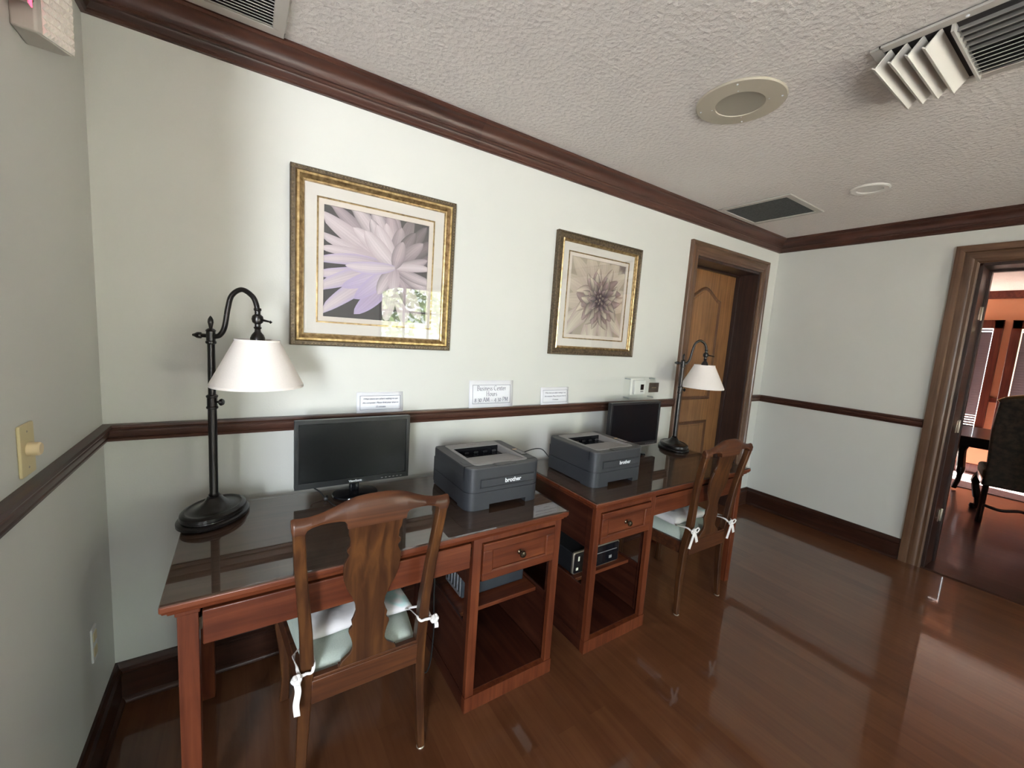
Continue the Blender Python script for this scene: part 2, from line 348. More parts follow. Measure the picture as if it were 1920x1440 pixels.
def run(name, prof, a, b, d, m, mitre=(0, 0), axis='x', label=None):
    """moulding: prof = (out, z); runs a..b along axis; d = sign/outward; mitre shortens ends by out*mitre"""
    n = len(prof); v = []
    for e, (t, k) in enumerate(((a, mitre[0]), (b, mitre[1]))):
        for o_, z in prof:
            tt = t + (o_ * k if e == 0 else -o_ * k)
            v.append((tt, d[0] + d[1] * o_, z) if axis == 'x' else (d[0] + d[1] * o_, tt, z))
    f = [tuple(range(n)), tuple(range(2 * n - 1, n - 1, -1))] + [(i, (i + 1) % n, n + (i + 1) % n, n + i) for i in range(n)]
    mb = MB(); mb.add(v, f); return struct(mb.build(name, m, ang=28), label)
cp = [(0, H), (.085, H), (.088, H - .012), (.082, H - .018)]
for k in range(9): t = k / 8 * pi / 2; cp.append((.082 - .042 * sin(t) , H - .020 - .048 * (1 - cos(t)) ))
cp += [(.036, H - .070), (.036, H - .078), (.028, H - .082), (.026, H - .088), (.021, H - .094), (.017, H - .100), (.017, H - .105), (.012, H - .111), (0, H - .112)]
run('trim_1', cp, 0, 1.415, (0, -1), M_trim, (1, 0), label='dark crown moulding, left length above the large picture')
run('trim_2', cp, 1.4155, W, (0, -1), M_trim2, (0, 1), label='redder crown moulding length from the seam to the right corner')
run('trim_3', cp, YF, 0, (W, -1), M_trimy, (0, 1), 'y', label='dark crown moulding on the end wall')
run('trim_4', cp, -1.25, 0, (0, 1), M_trimy, (0, 1), 'y', label='dark crown moulding on the left wall')
rpf = [(0, ZR0), (.012, ZR0), (.014, ZR0 + .008), (.009, ZR0 + .013), (.016, ZR0 + .017), (.020, ZR0 + .026), (.021, ZR0 + .036), (.018, ZR0 + .042), (.026, ZR0 + .047), (.030, ZR0 + .054), (.028, ZR1), (0, ZR1)]
run('trim_5', rpf, 0, 3.244, (0, -1), M_trim2, (1, 0), label='dark wooden chair rail behind the desks')
run('trim_6', rpf, 4.415, W, (0, -1), M_trim2, (0, 1), label='short chair rail piece between panelled door and corner')
run('trim_7', rpf, -1.157, 0, (W, -1), M_trimy, (0, 1), 'y', label='dark chair rail on the end wall')
run('trim_8', rpf, -1.25, 0, (0, 1), M_trimy, (0, 1), 'y', label='dark chair rail on the left wall')
bp = [(0, 0), (.030, 0), (.030, .008), (.026, .016), (.018, .022), (.018, .118), (.022, .122), (.022, .132), (.014, .140), (.011, .152), (.008, ZB), (0, ZB)]
run('baseboard_back', bp, 0, 3.244, (0, -1), M_base, (1, 0))
run('baseboard_corner', bp, 4.415, W, (0, -1), M_base, (0, 1))
run('baseboard_right', bp, -1.157, 0, (W, -1), M_basey, (0, 1), 'y')
run('baseboard_left', bp, -1.25, 0, (0, 1), M_basey, (0, 1), 'y')
def casing(name, ax, plane, sgn, a0, a1, zt, wd, ms, label):
    """fluted door casing with mitred head; ax 'x' -> on plane y, 'y' -> on plane x"""
    pf = [(0, 0), (0, .010), (.010, .016), (.026, .014), (.034, .019), (.060, .021), (.074, .017), (.080, .026), (.096, .028), (wd, .024), (wd, 0)]
    n = len(pf)
    def pt(u, d, z): return (u, plane + sgn * d, z) if ax == 'x' else (plane + sgn * d, u, z)
    rings = [[pt(a0 - o, d, 0) for o, d in pf], [pt(a0 - o, d, zt + o) for o, d in pf], [pt(a1 + o, d, zt + o) for o, d in pf], [pt(a1 + o, d, 0) for o, d in pf]]
    root = struct(thing(name, None, None)); root['label'] = label
    for nm, i, m_ in (('side_casing', 0, ms[0]), ('head_casing', 1, ms[1]), ('side_casing', 2, ms[0])):
        mb = MB(); mb.sweep_box([rings[i], rings[i + 1]]); mb.build(nm, m_, root, ang=28)
    return root
casing('trim_9', 'x', 0, -1, DL, DR, DT, .1, (M_case, M_casex), 'brown fluted casing around the panelled oak door')
c2 = casing('trim_10', 'y', W, -1, OY1, OY0, OT, .122, (M_case, M_casey), 'brown fluted casing around the dining room doorway')
# jamb of the panelled door, recessed deep
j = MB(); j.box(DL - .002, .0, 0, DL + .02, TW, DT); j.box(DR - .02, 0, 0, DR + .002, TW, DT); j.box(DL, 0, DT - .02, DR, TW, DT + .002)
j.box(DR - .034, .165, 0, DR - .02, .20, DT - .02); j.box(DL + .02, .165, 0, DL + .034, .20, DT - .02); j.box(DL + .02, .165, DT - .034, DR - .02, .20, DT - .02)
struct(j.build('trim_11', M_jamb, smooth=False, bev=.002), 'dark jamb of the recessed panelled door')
# door leaf with an arched panel
d1 = struct(thing('door_1', None, None, (0, .2, 0))); d1['label'] = 'honey-brown wooden panelled door with an arched upper panel'
lf = MB(); lf.box(DL + .022, 0, .008, DR - .022, .045, DT - .022); lf.build('door_leaf', M_door, d1, bev=.002)
xl, xr, xm = DL + .022 + .215, DR - .022 - .215, (DL + DR) / 2
def arch_pts(x0, x1, z0, zs, zc):
    pts = [(x0, z0), (x1, z0), (x1, zs)]
    n = 20
    for k in range(1, n):
        t = k / n; u = 1 - abs(2 * t - 1); s = u * u * (3 - 2 * u); pts.append((x1 + (x0 - x1) * t, zs + (zc - zs) * s))
    return pts + [(x0, zs)]
def panel_mould(pts, wd, parent, nm, m):
    cx = sum(p[0] for p in pts) / len(pts); n = len(pts)
    def off(d):
        o = []
        for i, p in enumerate(pts):
            a, b = Vector(pts[i - 1]), Vector(pts[(i + 1) % n]); P = Vector(p); e1 = (P - a).normalized(); e2 = (b - P).normalized()
            n1 = Vector((-e1.y, e1.x)); n2 = Vector((-e2.y, e2.x)); q = (n1 + n2).normalized(); k = 1 / max(.5, q.dot(n1)); o.append(tuple(P + q * d * k))
        return o
    loops = [(0, 0), (.004, -.009), (.012, -.012), (.018, -.008), (.024, -.002), (wd, 0)]
    v = []; f = []
    for d_, y in loops: v += [(p[0], y, p[1]) for p in off(d_)]
    for j_ in range(len(loops) - 1):
        for i in range(n): f.append((j_ * n + i, j_ * n + (i + 1) % n, (j_ + 1) * n + (i + 1) % n, (j_ + 1) * n + i))
    mb = MB(); mb.add(v, f); mb.build(nm, m, parent, ang=50)
    inn = off(wd + .012); mb = MB(); mb.prism(inn, -.004, .001, 'y'); mb.build('raised_panel', M_door, parent, bev=.003)
M_dmould = wood('door_moulding_wood', (.07, .028, .012), (.11, .047, .02), (.16, .07, .03), 'z', .4, .25)
panel_mould(arch_pts(xl, xr, 1.03, 1.935, 2.035), .03, d1, 'panel_moulding', M_dmould)
panel_mould([(xl, .25), (xr, .25), (xr, .83), (xl, .83)], .03, d1, 'panel_moulding', M_dmould)
# opening jamb, stop and hinges on the right wall
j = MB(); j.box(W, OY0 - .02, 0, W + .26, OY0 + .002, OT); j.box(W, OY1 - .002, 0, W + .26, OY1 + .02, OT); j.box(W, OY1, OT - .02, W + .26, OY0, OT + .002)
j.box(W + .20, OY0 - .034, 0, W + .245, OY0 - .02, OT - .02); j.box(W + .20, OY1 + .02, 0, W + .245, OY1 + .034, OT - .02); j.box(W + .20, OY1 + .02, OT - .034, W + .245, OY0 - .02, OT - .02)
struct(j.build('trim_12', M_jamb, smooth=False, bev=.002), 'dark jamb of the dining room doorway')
for hz, wh in ((1.87, 'highest hinge, near the door head'), (1.06, 'middle hinge, at chair rail height'), (.385, 'lowest hinge, near the floor')):
    h = thing('door_hinge', 'brass hinge plate on the doorway jamb, ' + wh, 'hinge', (W + .130, OY0 - .02, hz), group='hinges left on the dining room doorway jamb')
    mb = MB(); mb.box(-.012, -.004, -.045, .036, .0, .045); mb.build('hinge_leaf', M_nickel, h, bev=.002)
    mb = MB(); mb.lathe([(.006, -.047), (.007, -.045), (.007, .045), (.006, .047)], 12, T(.040, -.006, 0)); mb.build('hinge_barrel', M_nickel, h)
th = MB(); th.prism([(W - .01, 0), (W + .0, .010), (W + .26, .010), (W + .275, 0)], OY1, OY0, 'y')
struct(th.build('trim_13', M_basey, smooth=False), 'low wooden threshold in the dining room doorway')

# ------------------------------------------------------------------ windows behind the camera (seen in glass reflections)
def bars(name, x0, x1, z0, z1, nx, nz, y, m, lab, glass=True, fw=.06):
    r = struct(thing(name, None, None)); r['label'] = lab
    mb = MB(); mb.box(x0, y - .04, z0, x0 + fw, y + .03, z1); mb.box(x1 - fw, y - .04, z0, x1, y + .03, z1); mb.box(x0, y - .04, z0, x1, y + .03, z0 + fw); mb.box(x0, y - .04, z1 - fw, x1, y + .03, z1)
    for k in range(1, nx): xx = x0 + (x1 - x0) * k / nx; mb.box(xx - .019, y - .02, z0, xx + .019, y + .015, z1)
    for k in range(1, nz): zz = z0 + (z1 - z0) * k / nz; mb.box(x0, y - .02, zz - .015, x1, y + .015, zz + .015)
    mb.build('window_frame', m, r, smooth=False)
    if glass: g = MB(); g.box(x0, y - .004, z0, x1, y, z1); g.build('window_pane', M_wglass, r, smooth=False)
    return r
bars('window_1', 2.2, 3.9, .45, 2.2, 4, 4, YF - .08, M_jamb, 'arched window wall behind the camera')
bars('window_2', .3, 1.17, .55, 2.05, 2, 3, YF - .08, M_cream, 'window with blinds behind the camera')
bars('window_3', -1.75, -.95, .35, 2.35, 1, 3, YF - .08, M_cream, 'tall narrow window beyond the left wall')
bl = MB()
for k in range(30): z = .6 + k * .048; bl.box(.32, -.024, z - .001, 1.15, .024, z + .001, None)
tag(bl.build('window_blind', M_slatl, None, smooth=False, loc=(0, YF + .04, 0)), 'pale slatted blind in the window behind the camera', 'blind')

# ------------------------------------------------------------------ dining room
DX, DY1, DY0 = 9.0, .55, -4.0
DP0, DP1, DZ0, DZ1 = 8.55, 9.0, .06, 2.1            # unseen side-wall opening, added to let sun onto the floor
X0 = W + .26
w = MB(); w.box(X0, DY1, 0, DP0 - .1, DY1 + .12, H); w.box(DP0 - .1, DY1, DZ1, DX, DY1 + .12, H)
struct(w.build('wall_dining_side', M_orange, smooth=False))
wy = [(.10, -.55), (-.65, -.815), (-1.065, -2.4), (-2.6, -3.6)]   # window openings (y hi, y lo)
w = MB(); segs = [DY1 + .12]
ys = [DY1 + .12]
z0w, z1w = .64, 2.03
wins = [(-.64, -.815), (-1.06, -1.75), (-1.95, -2.75)]
prev = DY1 + .12
for a, b in wins:
    w.box(DX, a, 0, DX + .12, prev, H); w.box(DX, b, 0, DX + .12, a, z0w); w.box(DX, b, z1w, DX + .12, a, H); prev = b
w.box(DX, DY0 - .12, 0, DX + .12, prev, H)
struct(w.build('wall_dining_end', M_orange, smooth=False), 'orange wall with windows at the far end of the dining room')
w = MB(); w.box(X0, DY0 - .12, 0, DX + .12, DY0, H); w.box(X0 - .02, OY0, 0, X0, DY1 + .12, H); w.box(X0 - .02, DY0, 0, X0, OY1, H); w.box(X0 - .02, OY1, OT, X0, OY0, H)
struct(w.build('wall_dining_near', M_orange, smooth=False))
w = MB(); w.box(W + .26, DY0 - .12, -.06, DX + .12, DY1 + .12, 0)
struct(w.build('floor_dining', wood('dining_floor_wood', (.035, .012, .009), (.055, .020, .015), (.078, .030, .022), 'y', .35, .35, coat_r=.12), smooth=False), 'dark hardwood floor of the dining room')
w = MB(); w.box(W + .26, DY0 - .12, H, DX + .12, DY1 + .12, H + .1)
struct(w.build('ceiling_dining', M_ceil, smooth=False))
cp2 = [(0, H), (.07, H), (.065, H - .02), (.035, H - .06), (.02, H - .09), (0, H - .10)]
run('trim_14', cp2, DY0, DY1, (DX, -1), M_darkred, (0, 0), 'y', label='dark red crown moulding on the dining room end wall')
run('trim_15', [(0, 0), (.02, 0), (.018, .13), (0, .14)], DY0, DY1, (DX, -1), M_darkred, (0, 0), 'y')
run('trim_16', [(0, 1.03), (.018, 1.03), (.022, 1.08), (0, 1.09)], -1.0, -.9, (DX, -1), M_darkred, (0, 0), 'y', label='dark chair rail between the dining room windows')
for i, (a, b) in enumerate(wins):
    r = struct(thing('window_%d' % (4 + i), None, None)); r['label'] = ['narrow dark red framed window, left in the dining room', 'dark red framed window beside the narrow one in the dining room', 'dark red framed window at the right of the dining room'][i]
    fw = .085
    mb = MB(); x0_, x1_ = DX - .035, DX + .02
    mb.box(x0_, a, z0w - .1, x1_, a + fw, z1w + .11); mb.box(x0_, b - fw, z0w - .1, x1_, b, z1w + .11); mb.box(x0_, b - fw, z1w, x1_, a + fw, z1w + .11); mb.box(x0_ - .03, b - fw, z0w - .06, x1_, a + fw, z0w)
    mb.build('window_frame', M_darkred, r, bev=.004)
    g = MB(); g.box(DX + .05, b, z0w, DX + .054, a, z1w); g.build('window_pane', M_wglass, r, smooth=False)
    mb = MB(); n = 38
    for k in range(n):
        z = z0w + .02 + k * (z1w - z0w - .05) / n; mb.box(-.019, b + .010, -.0012, .019, a - .006, .0012, T(DX + .015, 0, z, 0, 0, R(74 if k > 4 else 52)))
    mb.box(DX + .0, b + .01, z1w - .035, DX + .03, a - .01, z1w - .012)
    tag(mb.build('window_blind', M_slat, None, smooth=False), ['dark slatted blind in the narrow dining room window', 'dark slatted blind in the window behind the tall dining chair', 'dark slatted blind in the rightmost dining room window'][i], 'blind', 'dining room window blinds')
def dining_chair(loc, rz, label):
    t = thing('dining_chair', label, 'chair', loc, rz, 'carved dining chairs around the dining table')
    mb = MB(); pts = [(-.26, .37), (.26, .37), (.285, .9), (.27, 1.20), (.20, 1.225), (.1, 1.25), (0, 1.26), (-.1, 1.25), (-.20, 1.225), (-.27, 1.20), (-.285, .9)]
    mb.prism(pts, -.30, -.22, 'y'); mb.build('upholstered_back', M_damask, t, bev=.02, bseg=3)
    mb = MB(); mb.tube(smoothp([(-.28, -.26, 1.19), (-.2, -.26, 1.235), (0, -.26, 1.275), (.2, -.26, 1.235), (.28, -.26, 1.19)]), .017, 8); mb.build('crest_moulding', M_brass, t)
    mb = MB(); mb.prism(rrect(-.28, -.24, .28, .26, .04), .42, .52); mb.build('seat', M_greenv, t, bev=.025, bseg=3)
    mb = MB(); mb.prism(rrect(-.275, -.24, .275, .25, .02), .36, .42); mb.build('seat_frame', M_dark, t, bev=.006)
    for sx in (-1, 1):
        mb = MB(); mb.tube(smoothp([(sx * .24, .21, .40), (sx * .27, .25, .30), (sx * .245, .225, .14), (sx * .235, .23, .06), (sx * .25, .26, .03)]), [.038] * 7 + [.03] * 6 + [.02] * 7 + [.026] * 5, 8)
        mb.lathe([(.0, .0), (.028, .004), (.036, .028), (.028, .055), (0, .06)], 12, T(sx * .25, .26, 0)); mb.build('leg', M_dark, t)
        mb = MB(); mb.tube(smoothp([(sx * .24, -.22, .44), (sx * .245, -.225, .2), (sx * .25, -.28, .0)]), .022, 8); mb.build('leg', M_dark, t)
    mb = MB(); mb.tube(smoothp([(-.24, -.24, .17), (-.12, -.24, .15), (0, -.24, .18), (.12, -.24, .15), (.24, -.24, .17)]), .014, 8); mb.build('stretcher', M_dark, t)
    return t
dc = dining_chair((6.72, -1.50, 0), R(-78), 'tall dark damask-backed dining chair nearest the doorway, back turned')
c = copy_tree(dc); c.location = (7.35, -.62, 0); c.rotation_euler[2] = R(195); c['label'] = 'dining chair beyond the table, olive seat showing beside the tall chair'
c = copy_tree(dc); c.location = (6.72, -.66, 0); c.rotation_euler[2] = R(185); c['label'] = 'dining chair half hidden by the doorway jamb'
t = thing('dining_table', 'dark carved dining table seen through the doorway', 'table', (7.25, -1.5, 0))
mb = MB(); mb.prism(rrect(-.55, -.75, .55, .70, .1), .74, .775); mb.build('tabletop', M_dark, t, bev=.006)
mb = MB(); mb.prism(rrect(-.48, -.68, .48, .63, .08), .66, .74); mb.build('apron', M_dark, t)
for sx in (-1, 1):
    for sy in (-.60, .54):
        mb = MB(); mb.tube(smoothp([(sx * .42, sy, .68), (sx * .45, sy * 1.05, .5), (sx * .39, sy, .2), (sx * .42, sy * 1.06, .02)]), [.05] * 6 + [.04] * 6 + [.025] * 7, 10); mb.build('leg', M_dark, t)

mb = MB(); mb.prism(rrect(7.85, -3.2, 8.94, .3, .02), .0, .008)
tag(mb.build('area_rug', speckle('pale_rose_rug', (.36, .25, .25), (.28, .19, .19), 40, .95, .3, .003), None), 'pale rose rug on the sunlit dining room floor by the windows', 'rug')
# ------------------------------------------------------------------ outside
g = MB(); g.box(-25, -40, -.5, 40, 30, -.32); tag(g.build('patio_paving', M_ext, smooth=False), 'unseen pale ground outside the windows, kept pale to bounce light up', 'paving', kind='structure')  # ground made pale and warm to throw light up indoors
def tree(loc, s, lab, seed):
    rnd = random.Random(seed); t = thing('garden_tree', lab, 'tree', loc, 0, 'garden trees outside')
    mb = MB(); mb.tube(smoothp([(0, 0, 0), (.05, 0, .9 * s), (-.04, .05, 1.9 * s), (0, 0, 2.8 * s)]), [.13 * s] * 6 + [.1 * s] * 6 + [.07 * s] * 7, 8)
    for k in range(6): a = k * 1.1; mb.tube([(0, 0, 1.4 * s + .15 * k), (cos(a) * .9 * s, sin(a) * .9 * s, 2.1 * s + .1 * k)], .03 * s, 6)
    mb.build('trunk', M_bark, t)
    mb = MB()
    for k in range(1000):
        u = Vector((rnd.gauss(0, 1), rnd.gauss(0, 1), rnd.gauss(0, 1))).normalized() * (rnd.random() ** .4); p = Vector((u.x * 1.5, u.y * 1.5, 2.3 + u.z * 1.3)) * s
        a = Vector((rnd.gauss(0, 1), rnd.gauss(0, 1), rnd.gauss(0, 1))).normalized(); b = a.orthogonal().normalized(); q = .12 * s
        mb.add([tuple(p), tuple(p + a * q + b * q * .5), tuple(p + a * q * 2), tuple(p + a * q - b * q * .5)], [(0, 1, 2, 3)])
    mb.build('foliage', M_leaf, t, smooth=False); return t
tree((3.1, -9.5, -.32), 1.0, 'leafy garden tree reflected in the picture glass', 1)
tree((7.2, -12.0, -.32), 1.2, 'leafy garden tree right of the reflected one', 2)
tree((-1.2, -12.5, -.32), 1.1, 'leafy garden tree left of the reflected one', 3)
tree((13.5, -2.2, -.32), 1.1, 'leafy tree outside the dining room windows', 4)

# ------------------------------------------------------------------ desks (local x 0..1.352 from the leg end, y 0 front .. .635 back)
DWD, DDP, DZ = 1.352, .636, .77
def make_desk(name, label, x0, yf, mirror, shelf_z):
    t = thing(name, label, 'desk', (x0, yf, 0), 0, 'cherry wood desks along the wall')
    sx = -1 if mirror else 1
    def Bx(mb, a, b, c, d, e, f): return mb.box(min(a * sx, d * sx), b, c, max(a * sx, d * sx), e, f)
    top = MB(); Bx(top, 0, 0, .744, DWD, DDP, .7635)
    tp = top.build('desktop', [M_desk, M_dtop], t, bev=.004)
    for p in tp.data.polygons:
        if p.normal.z > .9: p.material_index = 1
    # lip moulding under the top edge
    pf = [(0.004, .744), (.006, .738), (.014, .733), (.016, .727), (.05, .727), (.05, .744)]
    def ring(x, y, kx, ky): return [((x + kx * o) * sx, y + ky * o, z) for o, z in pf]
    mb = MB(); mb.sweep_box([ring(0, DDP, 1, 0), ring(0, 0, 1, 1), ring(DWD, 0, -1, 1), ring(DWD, DDP, -1, 0)]); mb.build('edge_moulding', M_desk, t, ang=25)
    g = MB(); Bx(g, .002, .002, .7640, DWD - .002, DDP - .002, .77); g.build('glass_top', M_glass, t, smooth=False)['label'] = 'dark reflecting sheet of glass'
    for y in (.030, DDP - .075):
        l = MB(); Bx(l, .032, y, 0, .078, y + .046, .712); Bx(l, .028, y - .004, .710, .082, y + .05, .7275); l.build('leg', M_deskz, t, bev=.0025)
    ap = MB(); Bx(ap, .05, .08, .625, .07, DDP - .075, .727); Bx(ap, .078, DDP - .06, .625, .905, DDP - .04, .727); ap.build('apron', M_desk, t, bev=.002)
    kd = MB(); Bx(kd, .086, .026, .612, .896, .044, .712); kdo = kd.build('keyboard_drawer', M_desk, t, bev=.003)
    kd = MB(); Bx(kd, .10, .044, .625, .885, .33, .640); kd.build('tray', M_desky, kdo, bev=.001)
    for a_, b_ in ((.0785, .0845), (.8975, .9025)): kd = MB(); Bx(kd, a_, .034, .655, b_, .35, .690); kd.build('drawer_slide', M_knob, kdo)
    # pedestal: outside .903 .. 1.330
    P0, P1, Fy = .903, 1.330, .020
    pd = MB()
    Bx(pd, P0, Fy, .062, P0 + .036, Fy + .022, .7275); Bx(pd, P1 - .034, Fy, .062, P1, Fy + .022, .7275)            # stiles
    Bx(pd, P0 + .03, Fy + .0005, .706, P1 - .03, Fy + .021, .7275); Bx(pd, P0 - .003, Fy - .004, 0, P1 + .003, Fy + .022, .064)        # rails
    Bx(pd, P0 + .036, Fy + .001, .548, P1 - .034, Fy + .02, .5485)
    pd.build('face_frame', M_deskz, t, bev=.002)
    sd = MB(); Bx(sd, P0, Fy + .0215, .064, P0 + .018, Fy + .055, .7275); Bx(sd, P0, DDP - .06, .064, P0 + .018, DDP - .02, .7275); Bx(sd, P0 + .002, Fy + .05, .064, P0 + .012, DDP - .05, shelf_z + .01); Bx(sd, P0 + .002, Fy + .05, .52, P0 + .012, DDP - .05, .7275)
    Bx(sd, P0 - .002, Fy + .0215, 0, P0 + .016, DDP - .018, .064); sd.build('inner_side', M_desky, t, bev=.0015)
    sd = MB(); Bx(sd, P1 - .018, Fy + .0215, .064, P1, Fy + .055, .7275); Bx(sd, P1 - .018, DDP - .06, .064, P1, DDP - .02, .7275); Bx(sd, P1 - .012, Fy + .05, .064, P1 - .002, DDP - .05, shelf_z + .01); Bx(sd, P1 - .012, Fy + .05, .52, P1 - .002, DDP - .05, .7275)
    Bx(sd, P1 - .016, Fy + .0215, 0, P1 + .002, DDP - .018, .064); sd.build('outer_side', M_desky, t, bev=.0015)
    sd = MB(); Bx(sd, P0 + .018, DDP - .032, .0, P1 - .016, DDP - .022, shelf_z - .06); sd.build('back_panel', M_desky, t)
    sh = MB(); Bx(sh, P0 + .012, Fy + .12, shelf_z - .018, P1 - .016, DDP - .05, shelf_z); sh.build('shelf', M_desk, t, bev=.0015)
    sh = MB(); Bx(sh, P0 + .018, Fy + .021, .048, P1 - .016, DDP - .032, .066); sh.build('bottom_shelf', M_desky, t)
    # drawer with a raised frame
    X0_, X1_, Z0_, Z1_ = P0 + .040, P1 - .038, .552, .703
    f = MB(); fy = Fy - .010
    Bx(f, X0_, fy, Z0_, X1_, fy + .018, Z0_ + .034); Bx(f, X0_, fy, Z1_ - .030, X1_, fy + .018, Z1_); Bx(f, X0_, fy, Z0_ + .03, X0_ + .042, fy + .018, Z1_ - .028); Bx(f, X1_ - .042, fy, Z0_ + .03, X1_, fy + .018, Z1_ - .028)
    do = f.build('drawer', M_desk, t, bev=.003)
    f = MB(); Bx(f, X0_ + .03, fy + .008, Z0_ + .02, X1_ - .03, fy + .016, Z1_ - .02); f.build('drawer_panel', M_desk, do)
    bd = MB(); q = [(X0_ + .042, Z0_ + .034), (X1_ - .042, Z0_ + .034), (X1_ - .042, Z1_ - .030), (X0_ + .042, Z1_ - .030)]
    loop = [Vector((a * sx, fy + .006, b)) for a, b in q]
    for k in range(4): bd.tube([loop[k], loop[(k + 1) % 4]], .0045, 8)
    bd.build('panel_bead', M_deskz, do)
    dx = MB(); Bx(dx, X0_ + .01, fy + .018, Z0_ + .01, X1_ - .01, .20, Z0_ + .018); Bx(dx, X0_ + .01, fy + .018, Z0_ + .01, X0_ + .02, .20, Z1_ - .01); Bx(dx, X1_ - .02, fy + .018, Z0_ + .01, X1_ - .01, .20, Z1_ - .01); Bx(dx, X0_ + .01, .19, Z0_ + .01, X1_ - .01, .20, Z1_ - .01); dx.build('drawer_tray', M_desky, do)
    kn = MB(); kn.lathe([(.0115, 0), (.010, .003), (.0055, .006), (.005, .014), (.012, .019), (.0145, .024), (.012, .030), (.005, .033), (0, .0335)], 20, T((X0_ + X1_) / 2 * sx, fy + .0085, (Z0_ + Z1_) / 2 + .002, 0, R(90)))
    kn.build('knob', M_knob, do)
    return t
make_desk('computer_desk', 'cherry wood desk at the left with a glass top and pedestal at its right end', .236, -.716, False, .345)
make_desk('computer_desk', 'farther cherry wood desk with glass top, pedestal at its left end, beside the panelled door', 3.104, -.716, True, .315)

# ------------------------------------------------------------------ printers
def make_printer(loc, rz, label):
    t = thing('laser_printer', label, 'printer', loc, rz, 'graphite laser printers on the desks')
    w_, d_ = .366, .365   # front at y=0
    mb = MB(); mb.prism(rrect(0, 0, w_, d_, (.045, .045, .01, .01)), .020, .076)
    mb.prism(rrect(0, 0, .105, .09, (.045, 0, 0, 0)), .0, .0205); mb.prism(rrect(w_ - .075, 0, w_, .09, (0, .045, 0, 0)), 0, .0205)
    mb.prism(rrect(.004, .09, w_ - .004, d_ - .004, .002), .004, .0205)
    mb.build('paper_tray', M_prn, t, ang=30)
    mb = MB(); mb.prism(rrect(.002, .002, w_ - .002, d_, (.044, .044, .01, .01)), .076, .0785); mb.build('seam', M_blk, t)
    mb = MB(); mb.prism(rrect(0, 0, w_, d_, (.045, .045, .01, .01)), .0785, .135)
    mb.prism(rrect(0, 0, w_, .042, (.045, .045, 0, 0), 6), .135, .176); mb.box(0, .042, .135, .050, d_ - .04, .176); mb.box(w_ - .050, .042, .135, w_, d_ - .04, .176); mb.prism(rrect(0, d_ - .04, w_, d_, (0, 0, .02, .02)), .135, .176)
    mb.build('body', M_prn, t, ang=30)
    mb = MB()
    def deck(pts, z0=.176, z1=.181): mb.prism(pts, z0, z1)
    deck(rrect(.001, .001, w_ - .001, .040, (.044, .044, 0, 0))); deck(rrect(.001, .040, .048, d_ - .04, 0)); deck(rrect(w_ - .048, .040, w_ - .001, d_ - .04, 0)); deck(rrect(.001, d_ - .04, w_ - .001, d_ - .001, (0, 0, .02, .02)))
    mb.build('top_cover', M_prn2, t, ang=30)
    # light grey output tray: rim, sloping bed, dark slot
    mb = MB()
    mb.prism(rrect(.046, .036, w_ - .046, .056, (.022, .022, 0, 0)), .178, .183); mb.box(.046, .056, .176, .062, .30, .183); mb.box(w_ - .062, .056, .176, w_ - .046, .30, .183)
    mb.prism(rrect(.046, .285, w_ - .046, .350, (0, 0, .012, .012)), .178, .184)
    mb.add([(.060, .054, .181), (w_ - .060, .054, .181), (w_ - .060, .19, .166), (.060, .19, .166), (.060, .235, .150), (w_ - .060, .235, .150)], [(0, 1, 2, 3), (3, 2, 5, 4)])
    mb.add([(.060, .054, .181), (.060, .19, .166), (.060, .235, .150), (.060, .235, .183), (.060, .19, .183)], [(0, 1, 2, 3, 4)])
    mb.add([(w_ - .060, .054, .181), (w_ - .060, .19, .166), (w_ - .060, .235, .150), (w_ - .060, .235, .183), (w_ - .060, .19, .183)], [(0, 1, 2, 3, 4)])
    mb.add([(.060, .235, .183), (.060, .235, .15), (.060, .285, .15), (.060, .285, .183)], [(0, 1, 2, 3)]); mb.add([(w_ - .060, .235, .183), (w_ - .060, .235, .15), (w_ - .060, .285, .15), (w_ - .060, .285, .183)], [(0, 1, 2, 3)])
    mb.build('output_tray', M_prl, t, ang=30)
    mb = MB(); mb.box(.062, .236, .140, w_ - .062, .286, .152); mb.box(.062, .2845, .15, w_ - .062, .2855, .182); mb.build('slot_cavity', M_blkg, t)
    for x in (.085, .13, .18, .23, .28):
        mb = MB(); mb.lathe([(.004, -.010), (.0055, -.008), (.0055, .008), (.004, .010)], 10, T(x, .276, .158, 0, 0, R(90))); mb.build('roller', M_prn2 if x in (.085, .28) else M_blk, t)
    mb = MB(); mb.box(.135, .006, .1812, .225, .036, .184); mb.build('flip_stopper', M_prn2, t, bev=.001)
    for a_ in (.128, .227): mb = MB(); mb.box(a_, .008, .1808, a_ + .005, .034, .1825); mb.build('stopper_recess', M_blk, t)
    mb = MB(); mb.box(.060, -.004, .098, w_ - .042, .004, .130); mb.build('manual_feed_flap', M_prn, t, bev=.0015)
    mb = MB(); mb.box(.056, -.0006, .094, w_ - .038, .01, .0965); mb.box(.056, -.0006, .1315, w_ - .038, .01, .134); mb.box(.056, -.0006, .094, .0585, .01, .134); mb.build('flap_gap', M_blk, t)
    mb = MB(); mb.box(w_ - .040, .10, .1808, w_ - .010, .20, .1830); cpn = mb.build('control_panel', M_blk, t, bev=.001)
    for y, m_ in ((.185, mat('amber_label', (.62, .45, .28), .5)), (.165, M_prl), (.148, M_prl), (.132, M_prl), (.114, M_prl)):
        mb = MB(); mb.box(w_ - .036, y - .006, .1828, w_ - .014, y + .007, .1842); mb.build('button', m_, cpn, bev=.0005)
    text('wordmark', 'brother', .026, M_logo, t, T(.215, -.0044, .115) @ FACE_ROOM, ext=.0003, offset=.0006)
    text('lid_wordmark', 'brother', .017, mat('lid_mark', (.16, .12, .12), .5), t, T(.18, .325, .1842), ext=.0001, offset=.0003)
